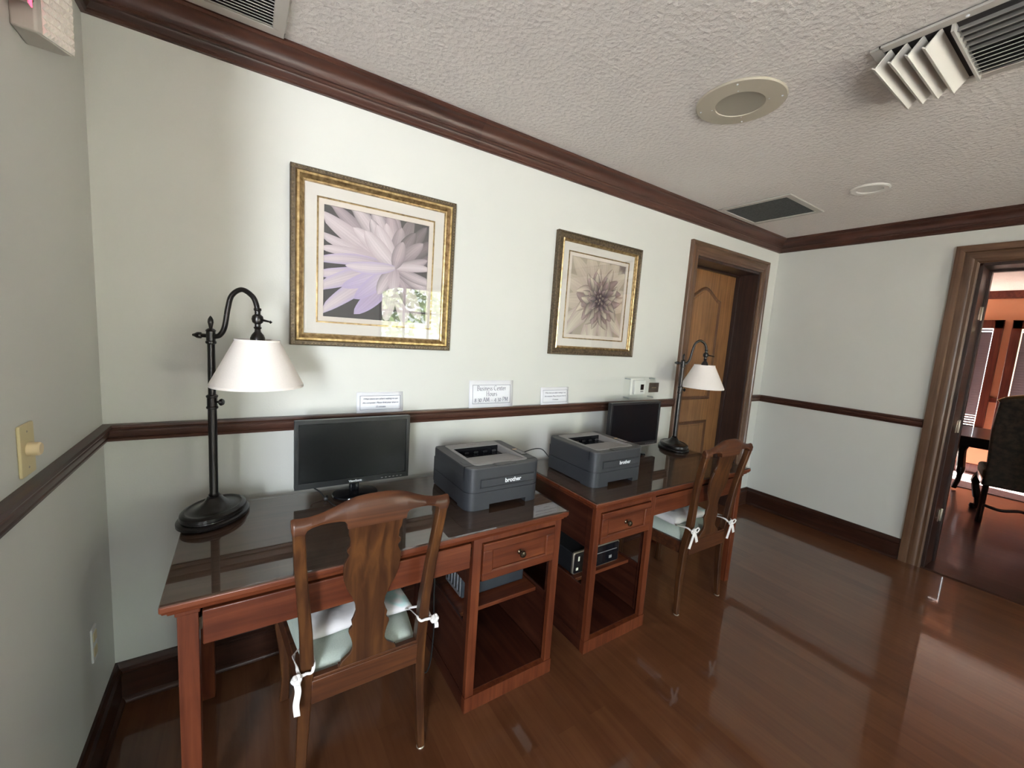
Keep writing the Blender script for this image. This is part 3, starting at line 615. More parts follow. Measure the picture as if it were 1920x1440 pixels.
    mb = MB(); mb.box(.012, .07, .1808, .034, .105, .1818); mb.build('lid_plate', M_prn, t)
    return t
make_printer((1.173, -.560, DZ), 0, 'graphite laser printer on the left desk, next to the wide monitor')
pr2 = make_printer((1.860, -.575, DZ), 0, 'graphite laser printer on the farther desk, in front of the black monitor')

# ------------------------------------------------------------------ monitors
def make_monitor(loc, rz, w_, zb, h_, label, brand, base_r, m_face):
    t = thing('computer_monitor', label, 'monitor', loc, rz, 'flat black computer monitors')
    h2 = w_ / 2; b = .016
    mb = MB(); mb.prism(rrect(-h2, zb, h2, zb + h_, .004), .006, .030, 'y'); mb.prism(rrect(-h2 * .7, zb + .05, h2 * .7, zb + h_ - .04, .02), .030, .048, 'y'); mb.build('back_shell', M_blk, t, bev=.003)
    mb = MB(); mb.box(-h2, 0, zb, h2, .010, zb + .024); mb.box(-h2, 0, zb + h_ - b, h2, .010, zb + h_); mb.box(-h2, 0, zb + .02, -h2 + b, .010, zb + h_ - b + .003); mb.box(h2 - b, 0, zb + .02, h2, .010, zb + h_ - b + .003)
    mb.build('bezel', m_face[0], t, bev=.0015)
    mb = MB(); mb.box(-h2 + b - .002, .004, zb + .022, h2 - b + .002, .0075, zb + h_ - b + .002); mb.build('screen', m_face[1], t)
    mb = MB(); mb.prism(rrect(-.020, .012, .020, .040, .008), .008, zb + .05); mb.build('stand_neck', M_blkg, t, ang=30)
    mb = MB(); mb.lathe([(0, 0), (base_r * .97, 0), (base_r, .004), (base_r * .98, .009), (base_r * .5, .013), (0, .015)], 40, T(0, .0, 0), 1, .82); mb.build('stand_base', M_blkg, t)
    if brand: text('wordmark', brand, .013, M_logo, t, T(.0, -.0004, zb + .011) @ FACE_ROOM, ext=.0002, offset=.0003)
    for k in range(6): mb = MB(); mb.box(h2 - .125 + k * .017, -.0012, zb + .008, h2 - .117 + k * .017, .0, zb + .0105); mb.build('button', M_prl, t)
    return t
mon1 = make_monitor((.8205, -.185, DZ), 0, .470, .048, .286, 'wide black monitor with round stand on the left desk', 'ViewSonic', .094, (M_bez, M_screen))
make_monitor((2.586, -.205, DZ), 0, .485, .050, .298, 'black monitor on the farther desk, behind the printer and below the thermostat box', '', .09, (M_blk, mat('matte_black_screen', (.004, .004, .006), .3, spec=.25)))
mb = MB(); pth = smoothp([(-.045, .035, .056), (-.040, .02, .036), (-.018, -.005, .022), (-.004, -.035, .0062), (.006, -.065, .0035), (.012, -.10, .0035), (.03, -.16, .0035)])
mb.tube([p + Vector((-.1205, .03, 0)) for p in pth], .003, 8); cd = mb.build('cord', M_cable, mon1)
mb = MB(); mb.lathe([(.004, -.016), (.0075, -.014), (.0075, .014), (.004, .016)], 12, T(.001 - .1205, -.05 + .03, .0082, R(-15), R(88))); mb.build('ferrite_bead', M_cable, cd)

# ------------------------------------------------------------------ desk lamps
def make_lamp(loc, rz, label, drop=0):
    t = thing('desk_lamp', label, 'lamp', loc, rz, 'bronze arched desk lamps with cream shades')
    mb = MB(); mb.lathe([(0, 0), (.100, 0), (.106, .004), (.106, .013), (.101, .017), (.094, .0185), (.093, .022), (.097, .026), (.096, .036), (.089, .042), (.082, .043), (.078, .0405), (.072, .040), (.058, .043), (.042, .052), (.029, .066), (.021, .078), (.0, .080)], 48, None, .92, 1.27); mb.build('base', M_bronze, t)
    mb = MB(); mb.lathe([(.017, .060), (.018, .075), (.015, .080), (.0175, .086), (.0145, .090), (.0135, .094), (.0135, .43), (.0115, .43), (.0115, .632 - drop)], 24); mb.build('pole', M_bronze, t)
    mb = MB(); mb.lathe([(.0135, .400), (.018, .403), (.018, .408), (.0155, .411), (.0155, .440), (.018, .443), (.018, .448), (.012, .452)], 24); col = mb.build('collar', M_bronze, t)
    mb = MB(); mb.lathe([(.004, .012), (.004, .022), (.010, .026), (.013, .031), (.010, .037), (.0, .038)], 16, T(0, 0, .426, 0, 0, R(90))); mb.build('knob', M_bronze, col)
    mb = MB(); mb.lathe([(.0115, .628), (.016, .632), (.016, .638), (.0135, .641), (.0135, .672), (.016, .675), (.012, .680), (.005, .684), (.006, .690), (.009, .704), (.008, .714), (.004, .722), (.0, .727)], 20); mb.build('finial', M_bronze, t)
    mb = MB(); mb.lathe([(.007, 0), (.007, .020), (.011, .024), (.011, .034), (.006, .044), (.004, .050), (0, .052)], 14, T(-.010, 0, .657, 0, 0, R(-90))); mb.build('side_knob', M_bronze, t)
    arm = smoothp([(.012, 0, .655), (.030, 0, .662), (.046, 0, .690), (.058, 0, .755), (.072, 0, .800), (.105, 0, .822), (.139, 0, .803), (.153, 0, .775), (.157, 0, .745)], 8)
    mb = MB(); mb.tube(arm, .0085, 14); mb.build('arm', M_bronze, t)
    mb = MB(); mb.lathe([(.0, .764), (.011, .763), (.012, .756), (.009, .752), (.009, .742), (.016, .736), (.0185, .725), (.016, .714), (.009, .708), (.009, .700), (.013, .696), (.009, .690), (.010, .682), (.018, .672), (.023, .660), (.023, .645), (.018, .62), (.018, .58), (0, .58)], 20, T(.157, 0, 0)); jn = mb.build('shade_holder', M_bronze, t)
    mb = MB(); mb.tube([(.157, 0, .725), (.185, -.008, .722), (.205, -.014, .719)], [.0055, .004, .003], 8); mb.lathe([(0, -.006), (.006, 0), (0, .006)], 12, T(.208, -.015, .718)); mb.build('switch_key', M_bronze, jn)
    n = 48; r0, r1, za, zb_ = .143, .069, .492, .655; cx = .157
    mb = MB(); mb.lathe([(r0 - .0015, za), (r0, za), (r0, za + .008), (r0 - .001, za + .009), (r1, zb_ - .006), (r1 + .0008, zb_ - .005), (r1 + .0008, zb_), (r1 - .0008, zb_), (r1 - .0016, zb_ - .006), (r0 - .0025, za + .009)], n, T(cx, 0, 0)); 
    sh = mb.build('lamp_shade', M_shade, t, ang=40)
    mb = MB(); mb.tube([(cx + r1 * cos(a), r1 * sin(a), zb_ - .012) for a in [2 * pi * k / 24 for k in range(25)]], .0012, 6)
    for k in range(3): a = 2 * pi * k / 3; mb.tube([(cx, 0, zb_ - .004), (cx + r1 * cos(a), r1 * sin(a), zb_ - .012)], .0015, 6)
    mb.build('shade_ring', M_brass, sh)
    for c_ in t.children:
        if c_.name.split('.')[0] in ('finial', 'side_knob', 'arm', 'shade_holder', 'lamp_shade'): c_.location.z = -drop
    return t
make_lamp((.326, -.205, DZ), R(-30), 'tall bronze desk lamp with a cream shade on the left desk')
make_lamp((3.008, -.215, DZ), R(-30), 'bronze desk lamp with a cream shade on the farther desk, before the panelled door', .043)

# ------------------------------------------------------------------ chairs
SPL = [(.445, .090), (.462, .082), (.480, .058), (.495, .050), (.508, .050), (.530, .055), (.552, .0625), (.562, .061), (.572, .052), (.590, .055), (.600, .050), (.622, .043), (.645, .046), (.675, .056), (.705, .072), (.740, .083), (.780, .086), (.800, .084), (.820, .075), (.828, .073), (.838, .079), (.846, .080), (.858, .072), (.880, .072), (.896, .078), (.925, .080)]
def yb(z):                                            # backward curve of the chair back
    t = min(1, max(0, (z - .44) / .5)); return -.005 - .055 * t ** 1.25 + .012 * sin(pi * t)
def make_chair(loc, rz, label):
    t = thing('side_chair', label, 'chair', loc, rz, 'carved walnut side chairs at the desks')   # origin: midpoint of the rear feet, faces +y
    for s in (-1, 1):                                 # rear leg and upright in one piece
        secs = []
        for z, x, y, w2 in [(.005, .197, .004, .013), (.03, .196, .008, .0135), (.20, .188, .018, .0155), (.36, .181, .018, .018), (.44, .178, .010, .0185), (.50, .178, yb(.50) + .004, .018), (.60, .182, yb(.60), .017), (.72, .192, yb(.72), .016), (.84, .202, yb(.84), .0155), (.945, .2075, yb(.94), .0155)]:
            secs.append([(s * x - w2, y - w2, z), (s * x + w2, y - w2, z), (s * x + w2, y + w2, z), (s * x - w2, y + w2, z)])
        mb = MB(); mb.sweep_box(secs); lg = mb.build('leg', M_chair, t, bev=.004, bseg=2, ang=50)
        mb = MB(); mb.lathe([(0, 0), (.014, 0), (.0155, .003), (.013, .006), (0, .006)], 14, T(s * .197, .004, .0002)); mb.build('foot_glide', M_nickel, lg)
        secs = []                                     # front leg: shaped
        for z, x, y, w2 in [(0, .205, .452, .018), (.03, .203, .450, .016), (.10, .200, .446, .0145), (.22, .205, .450, .018), (.32, .212, .457, .024), (.385, .212, .456, .026)]:
            secs.append([(s * x - w2, y - w2, z), (s * x + w2, y - w2, z), (s * x + w2, y + w2, z), (s * x - w2, y + w2, z)])
        mb = MB(); mb.sweep_box(secs); mb.build('leg', M_chair, t, bev=.006, bseg=3, ang=60)
        mb = MB(); mb.prism([(s * .160, .012), (s * .190, .012), (s * .232, .470), (s * .206, .470)], .350, .418); mb.build('side_rail', M_chairx, t, bev=.003)
    mb = MB(); mb.prism([(-.205, .448), (.205, .448), (.205, .474), (-.205, .474)], .350, .418); mb.build('front_rail', M_chairx, t, bev=.003)
    mb = MB(); mb.box(-.166, -.008, .352, .166, .018, .430); mb.build('back_rail', M_chairx, t, bev=.003)
    mb = MB(); mb.box(-.166, -.006, .430, .166, .014, .440); mb.box(-.090, -.004, .438, .090, .008, .452); mb.build('splat_shoe', M_chairx, t, bev=.002)
    secs = []
    for z, hw in SPL: y = yb(z); secs.append([(-hw, y - .006, z), (0, y - .009, z), (hw, y - .006, z), (hw, y + .006, z), (0, y + .003, z), (-hw, y + .006, z)])
    mb = MB(); mb.sweep_box(secs); mb.build('splat', M_chair, t, bev=.002, ang=40)
    topc = [(0, .046), (.03, .0455), (.06, .042), (.09, .033), (.12, .020), (.15, .009), (.18, .003), (.205, .002), (.220, .004), (.2265, .001)]
    botc = [(0, -.046), (.085, -.046), (.087, -.030), (.093, -.022), (.105, -.019), (.13, -.018), (.155, -.019), (.175, -.024), (.188, -.030), (.1925, -.040), (.2235, -.040), (.228, -.015)]
    def bz(x, tab):
        for (a, za), (b, zb) in zip(tab, tab[1:]):
            if x <= b: return za + (zb - za) * (x - a) / max(1e-6, b - a)
        return tab[-1][1]
    xs = sorted(set([i * .2265 / 40 for i in range(41)] + [p[0] for p in botc if p[0] < .2265])); secs = []
    for x in [-q for q in reversed(xs)] + xs[1:]:
        a = abs(x); z1 = .972 + bz(a, topc); z0 = .972 + bz(a, botc); yc = yb(.95) - .004 * cos(pi * x / .46) ; zz = [z0, z1 - .020, z1]
        hw = .0135 if a < .222 else .011
        secs.append([(x, yc - hw, zz[0]), (x, yc - hw - .003, zz[1]), (x, yc - hw + .005, zz[2] - .004), (x, yc, zz[2]), (x, yc + hw - .004, zz[2] - .005), (x, yc + hw, zz[1]), (x, yc + hw, zz[0])])
    mb = MB(); mb.sweep_box(secs); mb.build('crest_rail', M_chairx, t, ang=45)
    v = []; f = []; n = 20                            # drop-in seat, softly crowned
    for i in range(n + 1):
        for k in range(n + 1):
            a, b = i / n * 2 - 1, k / n * 2 - 1; hw = .172 + (.222 - .172) * (b + 1) / 2
            e = (max(0, 1 - abs(a) ** 5) * max(0, 1 - abs(b) ** 5)) ** .5
            v.append((a * hw * (1 - .03 * b * b), .020 + (b + 1) / 2 * .448, .418 + .048 * e))
    for i in range(n):
        for k in range(n): q = i * (n + 1) + k; f.append((q, q + 1, q + n + 2, q + n + 1))
    bot = [i * (n + 1) for i in range(n + 1)] + [n * (n + 1) + k for k in range(1, n + 1)] + [i * (n + 1) + n for i in range(n - 1, -1, -1)] + [k for k in range(n - 1, 0, -1)]
    m0 = len(v); v += [(v[q][0] * .985, v[q][1], .405) for q in bot]; nb = len(bot)
    for q in range(nb): f.append((bot[q], bot[(q + 1) % nb], m0 + (q + 1) % nb, m0 + q))
    f.append(tuple(m0 + q for q in range(nb)))
    mb = MB(); mb.add(v, f); mb.build('seat', M_sage, t, ang=60)
    return t
make_chair((.748, -.738, 0), 0, 'dark walnut chair with a vase-shaped splat pulled up to the left desk')
make_chair((2.645, -.742, 0), R(-1), 'dark walnut chair with a vase-shaped splat at the farther desk')

def make_cushion(loc, rz, label, dx, seed, bows):
    t = thing('seat_cushion', label, 'cushion', loc, rz, 'quilted white seat cushions tied to the chairs')
    n = 22; v = []; f = []; rnd = random.Random(seed)
    for side in (1, -1):
        for i in range(n + 1):
            for k in range(n + 1):
                a, b = i / n * 2 - 1, k / n * 2 - 1
                e = (max(0, 1 - abs(a) ** 3.2) * max(0, 1 - abs(b) ** 3.2)) ** .30
                tuft = 1 - .38 * math.exp(-((abs(a) - .38) ** 2 + (abs(b) - .38) ** 2) / .012)
                h = .034 * e * tuft * (1 if side > 0 else .75) + .002 * sin(a * 9 + seed) * e
                ix = a * (.185 - .012 * (1 - abs(b))) ; iy = b * (.185 - .012 * (1 - abs(a)))
                v.append((ix, iy, .028 + side * h))
    m_ = (n + 1) ** 2
    for s_ in range(2):
        for i in range(n):
            for k in range(n): q = s_ * m_ + i * (n + 1) + k; f.append((q, q + 1, q + n + 2, q + n + 1))
    mb = MB(); mb.add(v, f); mb.build('pad', M_cush, t, sub=1, ang=180)
    return t
def ribbon(mb, pts, wd=.007):
    pts = smoothp(pts, 5); v = []; f = []
    for i, p in enumerate(pts):
        tdir = (pts[min(i + 1, len(pts) - 1)] - pts[max(i - 1, 0)]).normalized(); sd = tdir.cross(Vector((.3, 1, .1))).normalized() * wd / 2
        nn = tdir.cross(sd).normalized() * .0012
        v += [tuple(p - sd - nn), tuple(p + sd - nn), tuple(p + sd + nn), tuple(p - sd + nn)]
    for i in range(len(pts) - 1):
        for k in range(4): f.append((i * 4 + k, i * 4 + (k + 1) % 4, i * 4 + 4 + (k + 1) % 4, i * 4 + 4 + k))
    f.append((3, 2, 1, 0)); e = (len(pts) - 1) * 4; f.append((e, e + 1, e + 2, e + 3)); mb.add(v, f)
c1 = make_cushion((.752, -.465, .462), 0, 'white quilted cushion on the sage seat of the nearer chair', 0, 1, 0)
# ties, in cushion coordinates (rear uprights at x = +-.178, y = -.232, seat plane z = 0)
def ties(t, kind):
    for s in (-1, 1):
        X = s * .182 - .004; mb = MB(); dz = {(0, -1): .015, (0, 1): .060, (1, -1): .050, (1, 1): .030}[kind, s]; Y_ = -.275
        zf = lambda q: .022 + (dz - .004) * q
        ribbon(mb, [(s * .150, -.165, .020), (X - .023, -.215, zf(.5)), (X - .0235, Y_, zf(.8)), (X - .016, Y_ - .021, dz), (X, Y_ - .0225, dz)], .009)
        ribbon(mb, [(s * .155, -.160, .020), (X + .024, -.210, zf(.4)), (X + .0235, Y_, zf(.7)), (X + .016, Y_ - .021, dz - .002), (X, Y_ - .0225, dz)], .009)
        kx = X + (-.026 if (kind == 0 and s < 0) else .030 if kind == 0 else 0); kb = Y_ - .027
        if kind == 0: ribbon(mb, [(X, Y_ - .0225, dz), (kx, kb, dz - .002), (kx, kb - .002, dz - .010)], .010)
        for q in range(6):
            a = q * 1.05; mb.lathe([(0, -.009), (.006, -.006), (.008, 0), (.006, .006), (0, .009)], 8, T(kx + .008 * cos(a), kb - .003 + .003 * sin(a * 2), dz - .003 + .010 * sin(a), 0, a))
        if kind == 0 and s < 0: ribbon(mb, [(kx, kb - .004, dz - .01), (kx + .004, kb - .006, dz - .04), (kx - .001, kb - .006, dz - .08), (kx + .002, kb - .006, dz - .118)], .017)
        if kind == 0 and s > 0: ribbon(mb, [(kx, kb - .004, dz), (kx + .006, kb - .008, dz - .020), (kx + .008, kb - .006, dz - .036)], .013)
        if kind == 1:
            for e in (-1, 1):
                ribbon(mb, [(kx, kb - .004, dz), (kx + e * .018, kb - .010, dz + .016), (kx + e * .034, kb - .010, dz + .004), (kx + e * .020, kb - .008, dz - .010), (kx, kb - .006, dz)], .007)
                ribbon(mb, [(kx, kb - .006, dz - .004), (kx + e * .016, kb - .008, dz - .040), (kx + e * .032, kb - .006, dz - .070 - (.025 if e < 0 else 0))], .015)
        mb.build('tie', M_tie, t)
ties(c1, 0)
c2_ = make_cushion((2.652, -.47, .462), R(-1), 'white quilted cushion with bow ties on the farther chair', 0, 2, 1)
ties(c2_, 1)

# ------------------------------------------------------------------ computers and cables
t = pc1 = thing('desktop_computer', 'dark computer case on the shelf of the left desk, back grille facing the kneehole', 'computer', (1.200, -.505, .345))
mb = MB(); mb.box(0, 0, .006, .325, .165, .372); mb.build('case', mat('case_dark_blue_grey', (.030, .035, .042), .45), t, bev=.006, bseg=3)
mb = MB(); mb.box(-.004, .008, .012, .0, .157, .366); bp_ = mb.build('rear_plate', M_steel, t, bev=.001)
for k in range(9): mb = MB(); mb.box(-.0065, .018 + k * .0145, .03, -.0035, .025 + k * .0145, .16); mb.build('slot_cover', M_steel if k % 2 else M_cable, bp_)
mb = MB(); mb.box(-.0065, .03, .19, -.0035, .13, .34); mb.build('vent_grille', M_prn, bp_)
for sy in (.02, .145): mb = MB(); mb.box(.02, sy - .01, 0, .33, sy + .01, .0065); mb.build('foot', M_blk, t)
t = thing('desktop_computer', 'flat black computer with a silver-rimmed front on the shelf of the farther desk', 'computer', (1.800, -.545, .315))
mb = MB(); mb.box(.004, .006, .0, .328, .30, .110); mb.build('case', M_blk, t, bev=.004)
mb = MB(); mb.prism(rrect(0, .0, .332, .118, .014), -.004, .010, 'y'); mb.build('silver_bezel', M_nickel, t, bev=.003)
mb = MB(); mb.prism(rrect(.006, .006, .326, .112, .010), -.007, -.0035, 'y'); fp = mb.build('front_panel', M_blkg, t, bev=.001)
mb = MB(); mb.box(.030, -.0085, .070, .040, -.0065, .094); mb.box(.020, -.0085, .022, .034, -.0065, .036); mb.build('badge', mat('pale_badge', (.75, .75, .6), .4), fp)
mb = MB(); mb.box(.255, -.0085, .030, .275, -.0065, .046); mb.box(.150, -.0085, .075, .31, -.0065, .078); mb.build('drive_slot', M_prl, fp)
def cable(name, pts, r, par, m=M_cable):
    o_ = par.location; mb = MB(); mb.tube(smoothp([(p[0] - o_[0], p[1] - o_[1], p[2] - o_[2]) for p in pts], 8), r, 8); return mb.build(name, m, par)
for i, (pts,) in enumerate([
    ([(1.196, -.40, .62), (1.15, -.32, .60), (1.08, -.35, .57), (1.02, -.30, .60), (.99, -.20, .64), (.98, -.10, .66)],),
    ([(1.196, -.43, .55), (1.13, -.40, .50), (1.10, -.44, .38), (1.08, -.50, .22), (1.03, -.56, .12), (.97, -.52, .20), (.96, -.40, .45), (.97, -.2, .62)],),
    ([(1.196, -.38, .50), (1.12, -.30, .44), (1.05, -.28, .48), (1.01, -.22, .56), (.98, -.12, .60)],),
    ([(1.196, -.42, .60), (1.14, -.42, .58), (1.06, -.42, .54), (1.02, -.38, .46), (1.0, -.3, .30), (1.02, -.14, .05), (1.04, -.06, .004)],)]):
    cable('cord', pts, (.0042 if i != 1 else .003), pc1)
mb = MB(); mb.prism(rrect(0, 0, .07, .11, .008), 0, .035); tag(mb.build('power_adapter', M_blk, None, loc=(1.02, -.20, 0), bev=.004), 'small black power adapter on the floor under the left desk', 'adapter')
cable('cord', [(1.862, -.215, .83), (1.84, -.17, .865), (1.80, -.12, .85), (1.765, -.06, .80), (1.755, -.045, .70), (1.755, -.04, .45)], .0028, pr2)

# ------------------------------------------------------------------ framed pictures
def frame(x0, x1, z0, z1, label, prof_rim, prof_gold, beads, seed):
    t = thing('framed_picture', label, 'picture', ((x0 + x1) / 2, 0, (z0 + z1) / 2), 0, 'gold framed flower prints on the back wall')
    hx, hz = (x1 - x0) / 2, (z1 - z0) / 2
    def rings(mb, prof, ix=0):
        n = len(prof); R_ = []
        for sx, sz in ((-1, -1), (1, -1), (1, 1), (-1, 1)): R_.append([(sx * (hx - o), -d, sz * (hz - o)) for o, d in prof])
        v = [p for r_ in R_ for p in r_]; f = []
        for j in range(4):
            k = (j + 1) % 4
            for i in range(n): f.append((j * n + i, k * n + i, k * n + (i + 1) % n, j * n + (i + 1) % n))
        mb.add(v, f)
    mb = MB(); rings(mb, prof_rim); rim = mb.build('outer_rim', M_rim, t, ang=30)
    mb = MB(); rings(mb, prof_gold); mb.build('gold_moulding', M_gold, t, ang=30)
    if beads:
        mb = MB(); per = 52; o, d = beads
        for k in range(per):
            q = -1 + 2 * (k + .5) / per
            for P in ((q * (hx - o), -(hz - o)), (q * (hx - o), hz - o), (-(hx - o), q * (hz - o)), (hx - o, q * (hz - o))):
                mb.lathe([(0, -.0028), (.0026, 0), (0, .0028)], 6, T(P[0], -d, P[1]))
        bo = mb.build('bead_trim', M_gbead, rim); bo['kind'] = 'stuff'
    mb = MB(); rings(mb, [(.045, .004), (.045, .010), (.103, .010), (.103, .004)]); mb.build('mat_board', M_matb, t, smooth=False)
    mb = MB(); rings(mb, [(.100, .006), (.100, .0125), (.1035, .0135), (.107, .0125), (.107, .006)]); mb.build('gold_fillet', M_gold, t)
    mb = MB(); rings(mb, [(.106, .004), (.106, .0105), (.128, .0105), (.128, .004)]); mb.build('inner_mat', M_matb2, t, smooth=False)
    mb = MB(); mb.box(-hx + .02, -.003, -hz + .02, hx - .02, -.001, hz - .02); mb.build('backing_board', M_matb, t)
    g = MB(); g.box(-hx + .046, -.0165, -hz + .046, hx - .046, -.015, hz - .046); g.build('glass_pane', M_pglass, t, smooth=False)
    return t, hx - .128, hz - .128
def petals_mesh(name, parent, sx, sz, bgf, plist, shp_round=False):
    """flat print: background grid plus petal shapes, each a hair's breadth above the one before (ink on paper)"""
    v = []; f = []; c = []
    n = 24
    for i in range(n + 1):
        for k in range(n + 1): a, b = i / n * 2 - 1, k / n * 2 - 1; v.append((a * sx, -.0045, b * sz)); c.append(bgf(a, b))
    for i in range(n):
        for k in range(n): q = i * (n + 1) + k; f.append((q, q + n + 1, q + n + 2, q + 1))
    def clampxy(x, z): return max(-sx, min(sx, x)), max(-sz, min(sz, z))
    y = -.0046; nl, nw = 16, 12
    for (bx, bz_, tx, tz, wd, ctip, cbase, cedge, bend, shp) in plist:
        k0 = len(v); d = Vector((tx - bx, tz - bz_)); L_ = d.length; d.normalize(); nn = Vector((-d.y, d.x)); y -= .00003
        for i in range(nl + 1):
            t_ = i / nl; wv = wd * ((max(0, sin(pi * min(1, t_ ** shp * .98 + .02))) ** .62) if shp_round else 1.75 * (t_ + .04) ** .62 * (1 - t_) ** .62)
            if i == nl: wv = 0
            for k in range(nw + 1):
                s = k / nw * 2 - 1; px = bx + d.x * L_ * t_ + nn.x * (s * wv + bend * L_ * sin(pi * t_) ); pz = bz_ + d.y * L_ * t_ + nn.y * (s * wv + bend * L_ * sin(pi * t_))
                px, pz = clampxy(px, pz); v.append((px, y, pz)); e = abs(s) ** 2.5; ve = (.09 * cos(s * 17 + bx * 900) + .05 * cos(s * 31)) * (1 - .6 * t_) - .10 * (1 - t_) ** 3
                cc = [max(0, (ctip[j] * t_ + cbase[j] * (1 - t_)) * (1 - e) + cedge[j] * e + ve * ctip[j]) for j in range(3)]; c.append(cc)
        for i in range(nl):
            for k in range(nw): q = k0 + i * (nw + 1) + k; f.append((q, q + nw + 1, q + nw + 2, q + 1))
    me = bpy.data.meshes.new(name); me.from_pydata(v, [], f); me.update(); ca = me.color_attributes.new('Col', 'FLOAT_COLOR', 'POINT')
    for i, cc in enumerate(c): ca.data[i].color = (cc[0], cc[1], cc[2], 1)
    me.materials.append(M_print); o = bpy.data.objects.new(name, me); COL.objects.link(o); o.parent = parent; return o
t, sx_, sz_ = frame(.581, 1.3035, 1.3986, 2.1217, 'large gold-framed print of a pale lilac dahlia above the left desk',
    [(0, 0), (0, .030), (.004, .034), (.018, .034), (.020, .028), (.020, 0)], [(.018, 0), (.019, .034), (.024, .040), (.032, .039), (.042, .030), (.046, .024), (.051, .022), (.053, .010), (.053, 0)], (.009, .035), 1)
rnd = random.Random(3); PL = []
Wt, Lv, Gy, Dk, Pk = (.70, .62, .64), (.48, .40, .60), (.26, .22, .23), (.11, .095, .10), (.50, .41, .44)
cx, cz = .315 * sx_, .06 * sz_
def ang(a, L_, wd, ct, cb, ce, bend=0, shp=1.0, ox=0, oz=0): PL.append((cx + ox, cz + oz, cx + ox + L_ * cos(R(a)) , cz + oz + L_ * sin(R(a)), wd, ct, cb, ce, bend, shp))
# back row (far petals), then nearer rows
for a, L_ in ((20, .22), (38, .25), (55, .26), (72, .26), (90, .25), (108, .27), (124, .30), (140, .37)): ang(a, L_, .042, Gy if a < 80 else Pk, Dk if a < 70 else Gy, Dk if a < 60 else Gy, 0, .9)
for a, L_, w_, ct, ce in ((128, .33, .052, Wt, Gy), (112, .28, .050, Wt, Gy), (97, .26, .045, Pk, Gy), (150, .38, .050, Wt, Pk), (163, .37, .030, Wt, Pk), (173, .34, .030, Wt, Pk), (182, .35, .032, Wt, Lv), (191, .36, .036, Wt, Lv), (201, .37, .044, Wt, Lv), (216, .40, .045, Wt, Lv), (232, .29, .050, Lv, Lv), (262, .26, .044, Wt, Pk), (282, .27, .05, Wt, Pk), (300, .27, .05, Pk, Gy), (330, .22, .040, Wt, Gy), (345, .22, .03, Wt, Gy)):
    ang(a, L_, w_, ct, Pk, ce, rnd.uniform(-.05, .05), .95)
for a, L_, w_, ct, cb, ce in ((120, .23, .046, Wt, Pk, Gy), (103, .20, .040, Wt, Pk, Pk), (82, .19, .046, Pk, Gy, Gy), (62, .20, .044, Gy, Gy, Dk), (45, .19, .040, Pk, Gy, Gy), (142, .24, .046, Wt, Wt, Pk), (206, .26, .040, Lv, Wt, Lv), (222, .24, .044, Lv, Wt, Lv), (240, .15, .040, Wt, Pk, Gy), (20, .17, .032, Pk, Wt, Gy), (5, .18, .026, Wt, Wt, Pk), (268, .12, .036, Wt, Pk, Pk)):
    ang(a, L_, w_, ct, cb, ce, rnd.uniform(-.04, .04), .85)
ang(116, .20, .048, Wt, Wt, Pk, .0, .8); ang(134, .20, .05, Wt, Wt, Pk, .02, .8); ang(74, .13, .04, Pk, Pk, Gy, 0, .8); ang(185, .22, .036, Wt, Wt, Lv, .03, .8)
petals_mesh('flower_print', t, sx_, sz_, lambda a, b: (.085, .078, .078), PL)
t, sx_, sz_ = frame(1.9607, 2.6924, 1.4031, 2.1301, 'gold-framed print of a sepia many-petalled dahlia, farther along the wall',
    [(0, 0), (0, .028), (.004, .033), (.010, .034), (.014, .030), (.028, .028), (.038, .025), (.039, 0)], [(.038, 0), (.038, .027), (.043, .031), (.048, .027), (.050, .020), (.053, .018), (.053, .010), (.053, 0)], None, 2)
rnd = random.Random(11); PL = []; cx, cz = .10 * sx_, -.02 * sz_
Cr, Be, Br, Pu, Pk2, Lp = (.66, .59, .47), (.52, .44, .35), (.19, .13, .115), (.045, .03, .05), (.47, .35, .34), (.72, .67, .56)
for a, L0, w_ in ((160, .36, .06), (135, .36, .06), (110, .33, .06), (85, .32, .06), (62, .32, .06), (40, .30, .055), (15, .26, .055), (-10, .25, .055), (185, .34, .06)): ang(a, L0, w_, Cr, Pk2, Be, rnd.uniform(-.06, .06), .8)
for a, L0, w_ in ((205, .36, .055), (222, .38, .062), (318, .34, .060), (300, .34, .062), (244, .36, .062), (282, .33, .060), (263, .33, .066)): ang(a, L0, w_, Lp, Be, Pk2, rnd.uniform(-.08, .08), .55)
for ringi, (nn_, L0, w_, ct, cb, ce) in enumerate(((11, .215, .036, Cr, Pk2, Br), (12, .185, .033, Pk2, Br, Br), (12, .155, .029, Cr, Br, Pu), (11, .125, .026, Pk2, Pu, Br), (10, .10, .022, Be, Pu, Pu), (9, .078, .018, Pk2, Pu, Pu), (8, .056, .014, Br, Pu, Pu), (6, .036, .011, Be, Pu, Pu), (4, .02, .008, Br, Pu, Pu))):
    for k in range(nn_):
        a = 360 * k / nn_ + ringi * 19 + rnd.uniform(-9, 9); Lr = L0 * rnd.uniform(.86, 1.12); g_ = rnd.uniform(.75, 1.15); off = .30 * L0
        PL.append((cx + off * cos(R(a)), cz + off * sin(R(a)), cx + Lr * cos(R(a)), cz + Lr * sin(R(a)), w_ * rnd.uniform(.8, 1.15), tuple(q * g_ for q in ct), cb, ce, rnd.uniform(-.16, .16), rnd.uniform(.55, .8)))
petals_mesh('flower_print', t, sx_, sz_, lambda a, b: (.22, .17, .16) if (a + b > 1.72) or (a + b < -1.78) else (.42, .36, .28), PL, True)

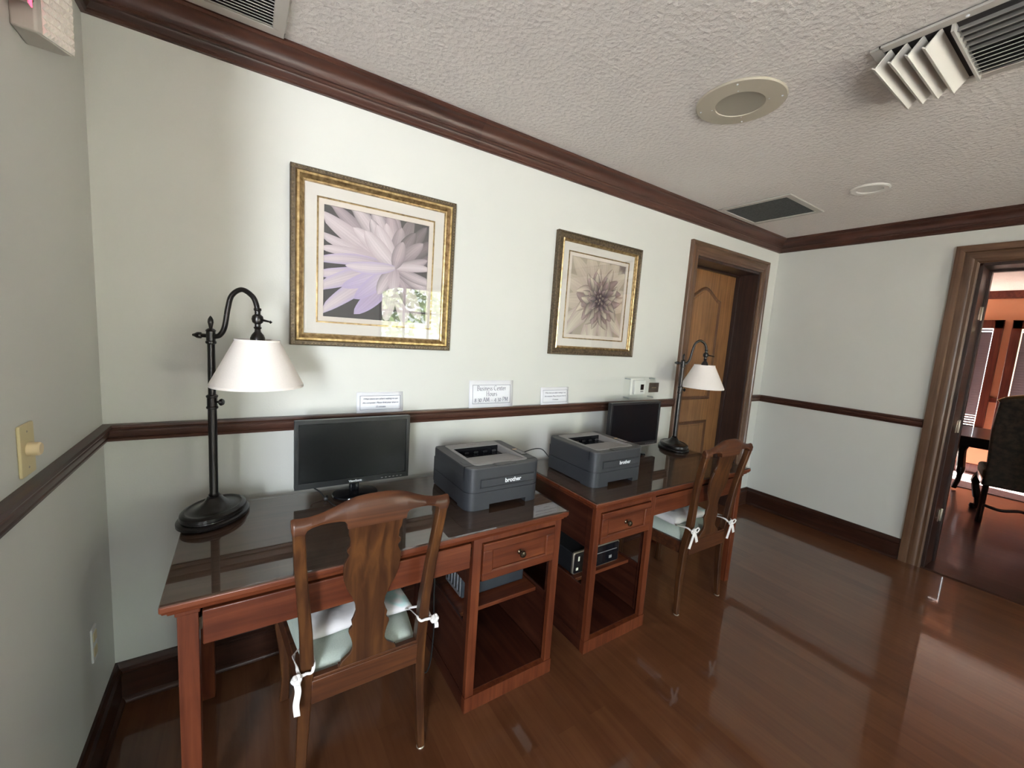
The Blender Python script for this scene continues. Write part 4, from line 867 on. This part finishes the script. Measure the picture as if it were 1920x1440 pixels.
# ------------------------------------------------------------------ paper notices on the chair rail
def arc(cx, cy, rx, ry, a0, a1, n=8): return [(cx + rx * cos(R(a0 + (a1 - a0) * k / n)), cy + ry * sin(R(a0 + (a1 - a0) * k / n))) for k in range(n + 1)]
GL = {'B': (.58, [[(.1, 0), (.1, 1)], [(.0, 1)] + [(.28, 1)] + arc(.28, .76, .2, .24, 90, -90) + [(.1, .52)], [(.28, .52)] + arc(.28, .26, .25, .26, 90, -90) + [(0, 0)]]),
 'u': (.52, [[(0, .6), (.1, .6), (.1, .2)] + arc(.25, .18, .15, .18, 180, 360) + [(.4, .6)], [(.4, .3), (.4, 0), (.48, 0)]]),
 's': (.38, [arc(.18, .45, .13, .15, 40, 230) + arc(.17, .16, .14, .16, 60, -140)]),
 'i': (.24, [[(0, .6), (.1, .6), (.1, 0), (.18, 0)], [(.08, .84), (.12, .88)]]),
 'n': (.52, [[(0, .6), (.1, .6), (.1, 0)], [(.1, .38)] + arc(.25, .42, .15, .18, 180, 0) + [(.4, 0), (.47, 0)]]),
 'e': (.46, [[(.05, .32), (.36, .36)] + arc(.21, .3, .16, .3, 20, 310)]), 'C': (.72, [arc(.36, .5, .32, .5, 50, 310, 14)]),
 't': (.34, [[(.14, .82), (.14, .12)] + arc(.24, .12, .1, .12, 180, 280), [(0, .6), (.28, .6)]]),
 'r': (.36, [[(0, .6), (.1, .6), (.1, 0)], [(.1, .36), (.18, .54), (.3, .58)]]),
 'H': (.76, [[(.1, 0), (.1, 1)], [(.58, 0), (.58, 1)], [(.1, .52), (.58, .52)], [(.03, 1), (.17, 1)], [(.51, 1), (.65, 1)], [(.03, 0), (.17, 0)], [(.51, 0), (.65, 0)]]),
 'o': (.5, [arc(.23, .3, .2, .3, 0, 360, 14)]), 'A': (.74, [[(0, 0), (.32, 1), (.66, 0)], [(.14, .36), (.52, .36)]]),
 'M': (.9, [[(.05, 0), (.12, 1), (.4, .1), (.68, 1), (.76, 0)]]), 'P': (.56, [[(.1, 0), (.1, 1)], [(0, 1), (.26, 1)] + arc(.26, .72, .22, .28, 90, -90) + [(.1, .44)]]),
 '0': (.52, [arc(.23, .38, .2, .38, 0, 360, 14)]), '3': (.46, [arc(.18, .58, .16, .18, 130, -90) + arc(.18, .14, .2, .26, 90, -120)]),
 '4': (.52, [[(.34, -.2), (.34, .74), (.0, .16), (.44, .16)]]), '8': (.5, [arc(.22, .56, .14, .2, 270, -90, 12), arc(.22, .18, .18, .19, 90, 450, 12)]),
 ':': (.22, [[(.08, .08), (.12, .12)], [(.08, .48), (.12, .52)]]), '-': (.5, [[(.05, .3), (.42, .3)]]), ' ': (.3, [])}
def pen(body, size, x, z, y, mb):
    wt = sum(GL[c][0] + .04 for c in body) * size; x0 = x - wt / 2; nb = Vector((.050, .026)) * size
    for c in body:
        adv, st = GL[c]
        for s_ in st:
            for a, b in zip(s_, s_[1:]):
                A = Vector((x0 + a[0] * size, z + a[1] * size)); B_ = Vector((x0 + b[0] * size, z + b[1] * size)); d = (B_ - A); d = d.normalized() if d.length > 0 else Vector((1, 0)); nv = Vector((-d.y, d.x)) * .026 * size
                for off in (nb, nv): q = [A - off, B_ - off, B_ + off, A + off]; mb.add([(p.x, y, p.y) for p in q], [(0, 1, 2, 3)])
        x0 += (adv + .04) * size
    return mb
def sheet(name, label, x0, x1, z0, z1, tl):
    t = thing(name, label, 'sign', (x0, 0, z0), 0, 'white paper notices standing on the chair rail')
    w_, h_ = x1 - x0, z1 - z0; n = 8; v = []; f = []
    for i in range(n + 1):
        for (z, y) in ((0, -.014), (h_ * .5, -.008), (h_, -.003)): v.append((w_ * i / n, y - .001 * sin(pi * i / n), z))
    for i in range(n):
        for k in range(2): q = i * 3 + k; f.append((q, q + 3, q + 4, q + 1))
    mb = MB(); mb.add(v, f); mb.build('paper', M_paper, t, solid=.0006, ang=180); return t, w_, h_
SL = math.atan2(.011, .15)
t, w_, h_ = sheet('paper_notice', 'largest white paper notice, with business centre hours in dark serif lettering', 1.441, 1.7255, ZR1, 1.2405, 0)
Mt = Matrix.Translation((0, -.0162, 0)) @ Matrix.Rotation(-SL, 4, 'X')
def bord(mb, a, b, c, d, q):
    mb.box(a, -.0003, b, c, 0, b + q); mb.box(a, -.0003, d - q, c, 0, d); mb.box(a, -.0003, b, a + q, 0, d); mb.box(c - q, -.0003, b, c, 0, d)
mb = MB(); bord(mb, .020, .022, w_ - .020, h_ - .024, .0018); pen('Business Center', .026, w_ / 2, .095, -.0003, mb); pen('Hours', .026, w_ / 2, .064, -.0003, mb); pen('8:30 AM - 4:30 PM', .0245, w_ / 2, .032, -.0003, mb)
o = mb.build('lettering', M_ink, t, smooth=False); o.data.transform(Mt)
for k, (lab, a, b, hh) in enumerate((('small white notice in script lettering, left, behind the wide monitor', .857, 1.0765, .097), ('small white notice in script lettering, right of the business hours notice', 1.930, 2.1525, .106))):
    t, w_, h_ = sheet('paper_notice', lab, a, b, ZR1, ZR1 + hh, 0)
    mb = MB(); bord(mb, .014, .014, w_ - .014, h_ - .016, .0014); o = mb.build('printed_border', M_ink, t, smooth=False); o.data.transform(Mt)
    for txt, zz in (('When there are others waiting to use', .068), ('the computer, Please limit your time to', .049), ('15 minutes.', .029)):
        text('script_line', txt, .0120, M_ink, t, Mt @ T(w_ / 2, -.0003, zz * (h_ / .10)) @ FACE_ROOM, shear=.35, ext=.0001, space=.9)

# ------------------------------------------------------------------ thermostat in its clear box, little sign, wall plates
t = thing('thermostat', 'white thermostat with a small dark display inside the clear box', 'thermostat', (2.800, 0, 1.188))
mb = MB(); mb.prism(rrect(-.070, -.060, .068, .060, .008), -.006, 0, 'y'); mb.build('wall_plate', M_white, t, bev=.002)
mb = MB(); mb.prism(rrect(-.048, -.052, .066, .052, .010), -.030, -.006, 'y'); mb.build('housing', M_white, t, bev=.004, bseg=3)
mb = MB(); mb.box(.012, -.0315, -.018, .046, -.030, .022); mb.build('display', M_blkg, t)
mb = MB(); mb.box(.014, -.0315, -.034, .044, -.030, -.024); mb.build('button', M_prl, t)
t = thing('thermostat_guard', 'clear plastic lock box around the thermostat', 'box', (2.806, 0, 1.183))
mb = MB(); a, b = .142, .079; z_ = .050
mb.prism(rrect(-a, -b, a, b, .012), -z_, -z_ + .003, 'y'); mb.box(-a, -z_, -b, -a + .003, 0, b); mb.box(a - .003, -z_, -b, a, 0, b); mb.box(-a, -z_, -b, a, 0, -b + .003); mb.box(-a, -z_, b - .003, a, 0, b)
mb.build('cover', M_clear, t, smooth=False)
for x in (-a + .012, a - .012):
    for z in (-b + .012, b - .012): mb = MB(); mb.lathe([(.004, 0), (.004, .050), (.0, .052)], 10, T(x, 0, z, 0, R(90))); mb.build('screw', M_steel, t)
t = thing('light_switch_sign', 'small square brown plaque beside the thermostat', 'sign', (2.994, 0, 1.181))
mb = MB(); mb.box(-.055, -.006, -.036, .055, 0, .036); mb.build('plaque', M_sign, t, bev=.002)
mb = MB(); 
for k in range(5): mb.box(-.026 + k * .011, -.0068, -.004, -.020 + k * .011, -.0055, .004 if k % 2 else .002)
mb.build('lettering', M_gbead, t, smooth=False)
t = thing('dimmer_switch', 'almond dimmer switch with a round knob on the left wall', 'switch', (0, -.607, 1.166))
mb = MB(); mb.prism(rrect(-.037, -.060, .037, .060, .005), 0, .006, 'x'); mb.build('switch_plate', M_almond, t, bev=.002)
mb = MB(); mb.lathe([(.016, 0), (.0155, .018), (.013, .021), (0, .0215)], 24, T(.006, 0, .0, 0, 0, R(90))); mb.build('knob', mat('ivory_knob', (.74, .60, .38), .4), t)
for z in (-.042, .042): mb = MB(); mb.lathe([(.003, 0), (0, .0015)], 10, T(.006, 0, z, 0, 0, R(90))); mb.build('screw', M_nickel, t)
t = thing('wall_outlet', 'pale wall outlet low on the left wall near the corner', 'outlet', (0, -.235, .412))
mb = MB(); mb.prism(rrect(-.022, -.059, .022, .059, .005), 0, .006, 'x'); mb.build('outlet_plate', M_white, t, bev=.002)
mb = MB(); mb.prism(rrect(-.016, -.042, .016, -.010, .006), .006, .0075, 'x'); mb.prism(rrect(-.016, .010, .016, .042, .006), .006, .0075, 'x'); mb.build('socket', M_almond, t)

# ------------------------------------------------------------------ emergency light with exit sign, top of the left wall
t = thing('emergency_exit_light', 'white exit sign with emergency lamp head high on the left wall', 'exit sign', (0, -.62, 2.235))
mb = MB(); mb.prism([(-.26, -.15), (-.08, -.15), (.088, -.085), (.088, .13), (-.26, .13)], 0, .045, 'x'); mb.build('housing', M_metalw, t, bev=.01, bseg=3)
mb = MB(); mb.prism([(-.24, -.135), (-.09, -.135), (.075, -.078), (.075, .085), (-.24, .085)], .045, .048, 'x'); mb.build('sign_face', M_white, t)
text('red_lettering', 'EXIT', .13, mat('red_led', (.5, .02, .05), .4, emit=(1, .06, .12), es=1.6), t, Matrix(((0, 0, 1, .0485), (1, 0, 0, -.055), (0, 1, 0, -.068), (0, 0, 0, 1))), ext=.001, offset=.002)
A_, B_2 = Vector((.048, .107)), Vector((.082, .171))        # lens edge ends in plan (x, y), local
hd = MB(); hd.prism([(.0, .095), (.040, .098), (A_.x - .002, A_.y), (B_2.x - .002, B_2.y + .001), (.060, .185), (.0, .180)], -.135, .055, 'z'); hd.build('lamp_head', M_metalw, t, bev=.004)
ln = MB(); dvec = B_2 - A_; nv = Vector((dvec.y, -dvec.x)).normalized(); nx_, nz_ = 9, 10
ln.sweep_box([[(A_.x, A_.y, -.133), (B_2.x, B_2.y, -.133), (B_2.x - nv.x * .004, B_2.y - nv.y * .004, -.133), (A_.x - nv.x * .004, A_.y - nv.y * .004, -.133)], [(A_.x, A_.y, .052), (B_2.x, B_2.y, .052), (B_2.x - nv.x * .004, B_2.y - nv.y * .004, .052), (A_.x - nv.x * .004, A_.y - nv.y * .004, .052)]])
for i in range(nx_):
    for k in range(nz_):
        p0, p1 = A_ + dvec * i / nx_, A_ + dvec * (i + 1) / nx_; pm = (p0 + p1) / 2 + nv * .0055; z0, z1 = -.131 + .181 * k / nz_, -.131 + .181 * (k + 1) / nz_
        ln.add([(p0.x, p0.y, z0), (p1.x, p1.y, z0), (p1.x, p1.y, z1), (p0.x, p0.y, z1), (pm.x, pm.y, (z0 + z1) / 2)], [(0, 1, 4), (1, 2, 4), (2, 3, 4), (3, 0, 4)])
ln.build('prismatic_lens', mat('prismatic_reflector', (.80, .78, .72), .15, metal=.4), t, smooth=False)

# ------------------------------------------------------------------ ceiling fixtures
t = thing('ceiling_speaker', 'round beige speaker grille in the ceiling', 'speaker', (2.165, -.908, H))
mb = MB(); mb.lathe([(.168, 0), (.170, -.004), (.166, -.009), (.12, -.012), (.094, -.013), (.092, -.009), (.09, 0)], 56); mb.build('baffle', M_spk, t)
mb = MB(); mb.lathe([(.0, -.006), (.05, -.007), (.093, -.010), (.093, -.004), (0, -.003)], 48); mb.build('mesh', M_spkg, t)
for k in range(4):
    a = R(45 + 90 * k - 20)
    for rr in (.105, .150): mb = MB(); mb.lathe([(.004, 0), (.003, -.0025), (0, -.003)], 10, T(rr * cos(a), rr * sin(a), -.0105)); mb.build('screw', M_logo, t)
def downlight(loc, lab):
    t = thing('recessed_downlight', lab, 'ceiling light', loc, 0)
    mb = MB(); mb.lathe([(.098, 0), (.098, -.004), (.090, -.010), (.066, -.008), (.060, .0), (.058, -.001)], 40); mb.build('trim_ring', M_can, t)
    mb = MB(); mb.lathe([(.060, -.004), (.055, -.0035), (0, -.003)], 32); mb.build('diffuser', M_can, t); return t
downlight((3.62, -.925, H), 'small round white downlight in the ceiling, before the far corner')
downlight((2.30, -3.95, H), 'round white downlight behind the camera, mirrored in the picture glass')
def vent_frame(mb, x0, y0, x1, y1, wd, z0, z1):
    mb.box(x0, y0, z0, x1, y0 + wd, z1); mb.box(x0, y1 - wd, z0, x1, y1, z1); mb.box(x0, y0 + wd, z0, x0 + wd, y1 - wd, z1); mb.box(x1 - wd, y0 + wd, z0, x1, y1 - wd, z1)
t = thing('return_air_grille', 'dark grey filter grille in the ceiling near the far corner', 'vent', (0, 0, H))
mb = MB(); vent_frame(mb, 3.385, -.590, 3.895, -.095, .036, -.010, -.0005); mb.build('frame', M_metalw, t, bev=.003)
mb = MB(); mb.box(3.42, -.556, -.004, 3.86, -.130, -.001); mb.build('filter', M_filter, t)
t = thing('ceiling_vent', 'slatted ceiling vent above the dark crown moulding at the top left', 'vent', (0, 0, H))
mb = MB(); vent_frame(mb, .02, -.52, .555, -.092, .040, -.010, -.0005); mb.build('frame', M_metalw, t, bev=.003)
for k in range(22):
    y = -.482 + k * .0163; mb = MB(); mb.box(.060, -.007, -.0008, .515, .007, .0008, T(0, y, -.006, 0, R(35))); mb.build('louver', M_metalw, t)
mb = MB(); mb.box(.058, -.482, -.0012, .517, -.130, -.0004); mb.build('duct_shade_sheet', M_ventd, t)  # flat dark sheet for the shaded duct, the ceiling has no hole
# two-part supply register with drooping louvers
t = thing('supply_air_register', 'large air register in the ceiling with open louvers hanging at one end', 'vent', (0, 0, H))
X0r, X1r, Y0r, Y1r = 2.195, 2.635, -2.05, -1.325
mb = MB(); vent_frame(mb, X0r, Y0r, X1r, Y1r, .030, -.010, -.0005); mb.build('frame', M_metalw, t, bev=.003)
mb = MB(); mb.box(X0r + .028, Y0r + .028, -.002, X1r - .028, Y1r - .028, -.0008); mb.build('duct_shade_sheet', M_ventd, t)  # dark sheet again paints the shade above the louvers
for k in range(4):                                    # end louvers, blades along x, swung down
    L_ = .058 - .002 * k
    mb = MB(); mb.box(X0r + .035, -.002, -L_, X1r - .035, .002, .0); M_ = T(0, -1.372 - k * .040, -.004, 0, R(38)); mb2 = MB(); mb2.add(mb.v, mb.f, M_)
    tip = [(X0r + .035, -.003, -L_), (X1r - .035, .010, -L_ + .003)]
    mb2.box(tip[0][0], -.003, -L_ - .002, tip[1][0], .011, -L_ + .002, M_); mb2.build('hanging_louver', mat('lit_white_louver', (.72, .69, .63), .5), t, bev=.0008)  # whiter than the frame metal, the light on them put into the colour
mb = MB(); mb.box(X0r + .03, -1.522, -.030, X1r - .03, -1.515, -.002); mb.build('divider', M_metalw, t)
for k in range(5):
    mb = MB(); mb.box(-.0012, -1.83, -.008, .0012, -1.523, .008, T(X0r + .062 + k * .036, 0, -.014, 0, 0, R(25))); mb.build('louver', mat('shaded_vent_blade', (.30, .28, .26), .5), t)  # vent metal darkened in colour for the shaded bank of blades
for k in range(7):
    mb = MB(); mb.box(-.0012, -1.83, -.017, .0012, -1.523, .013, T(X0r + .236 + k * .0262, 0, -.016, 0, 0, R(62))); mb.build('louver', mat('lit_vent_blade', (.50, .47, .43), .5), t)  # paler copy of the blade metal for the lit bank
mb = MB(); mb.box(X0r + .03, -1.865, -.030, X1r - .03, -1.835, -.002); mb.build('divider', M_metalw, t, bev=.004)
for k in range(4):
    mb = MB(); mb.box(X0r + .035, -.0015, -.040, X1r - .035, .0015, .0, T(0, -1.90 - k * .035, -.004, 0, R(-35))); mb.build('louver', mat('shaded_vent_blade', (.2, .19, .18), .5), t)
mb = MB(); mb.lathe([(.005, 0), (.004, -.003), (0, -.0035)], 10, T(X0r + .015, -1.55, -.010)); mb.build('screw', M_logo, t)

# paper lying on the left desk near its right end is only a wall reflection in the glass: nothing stands there
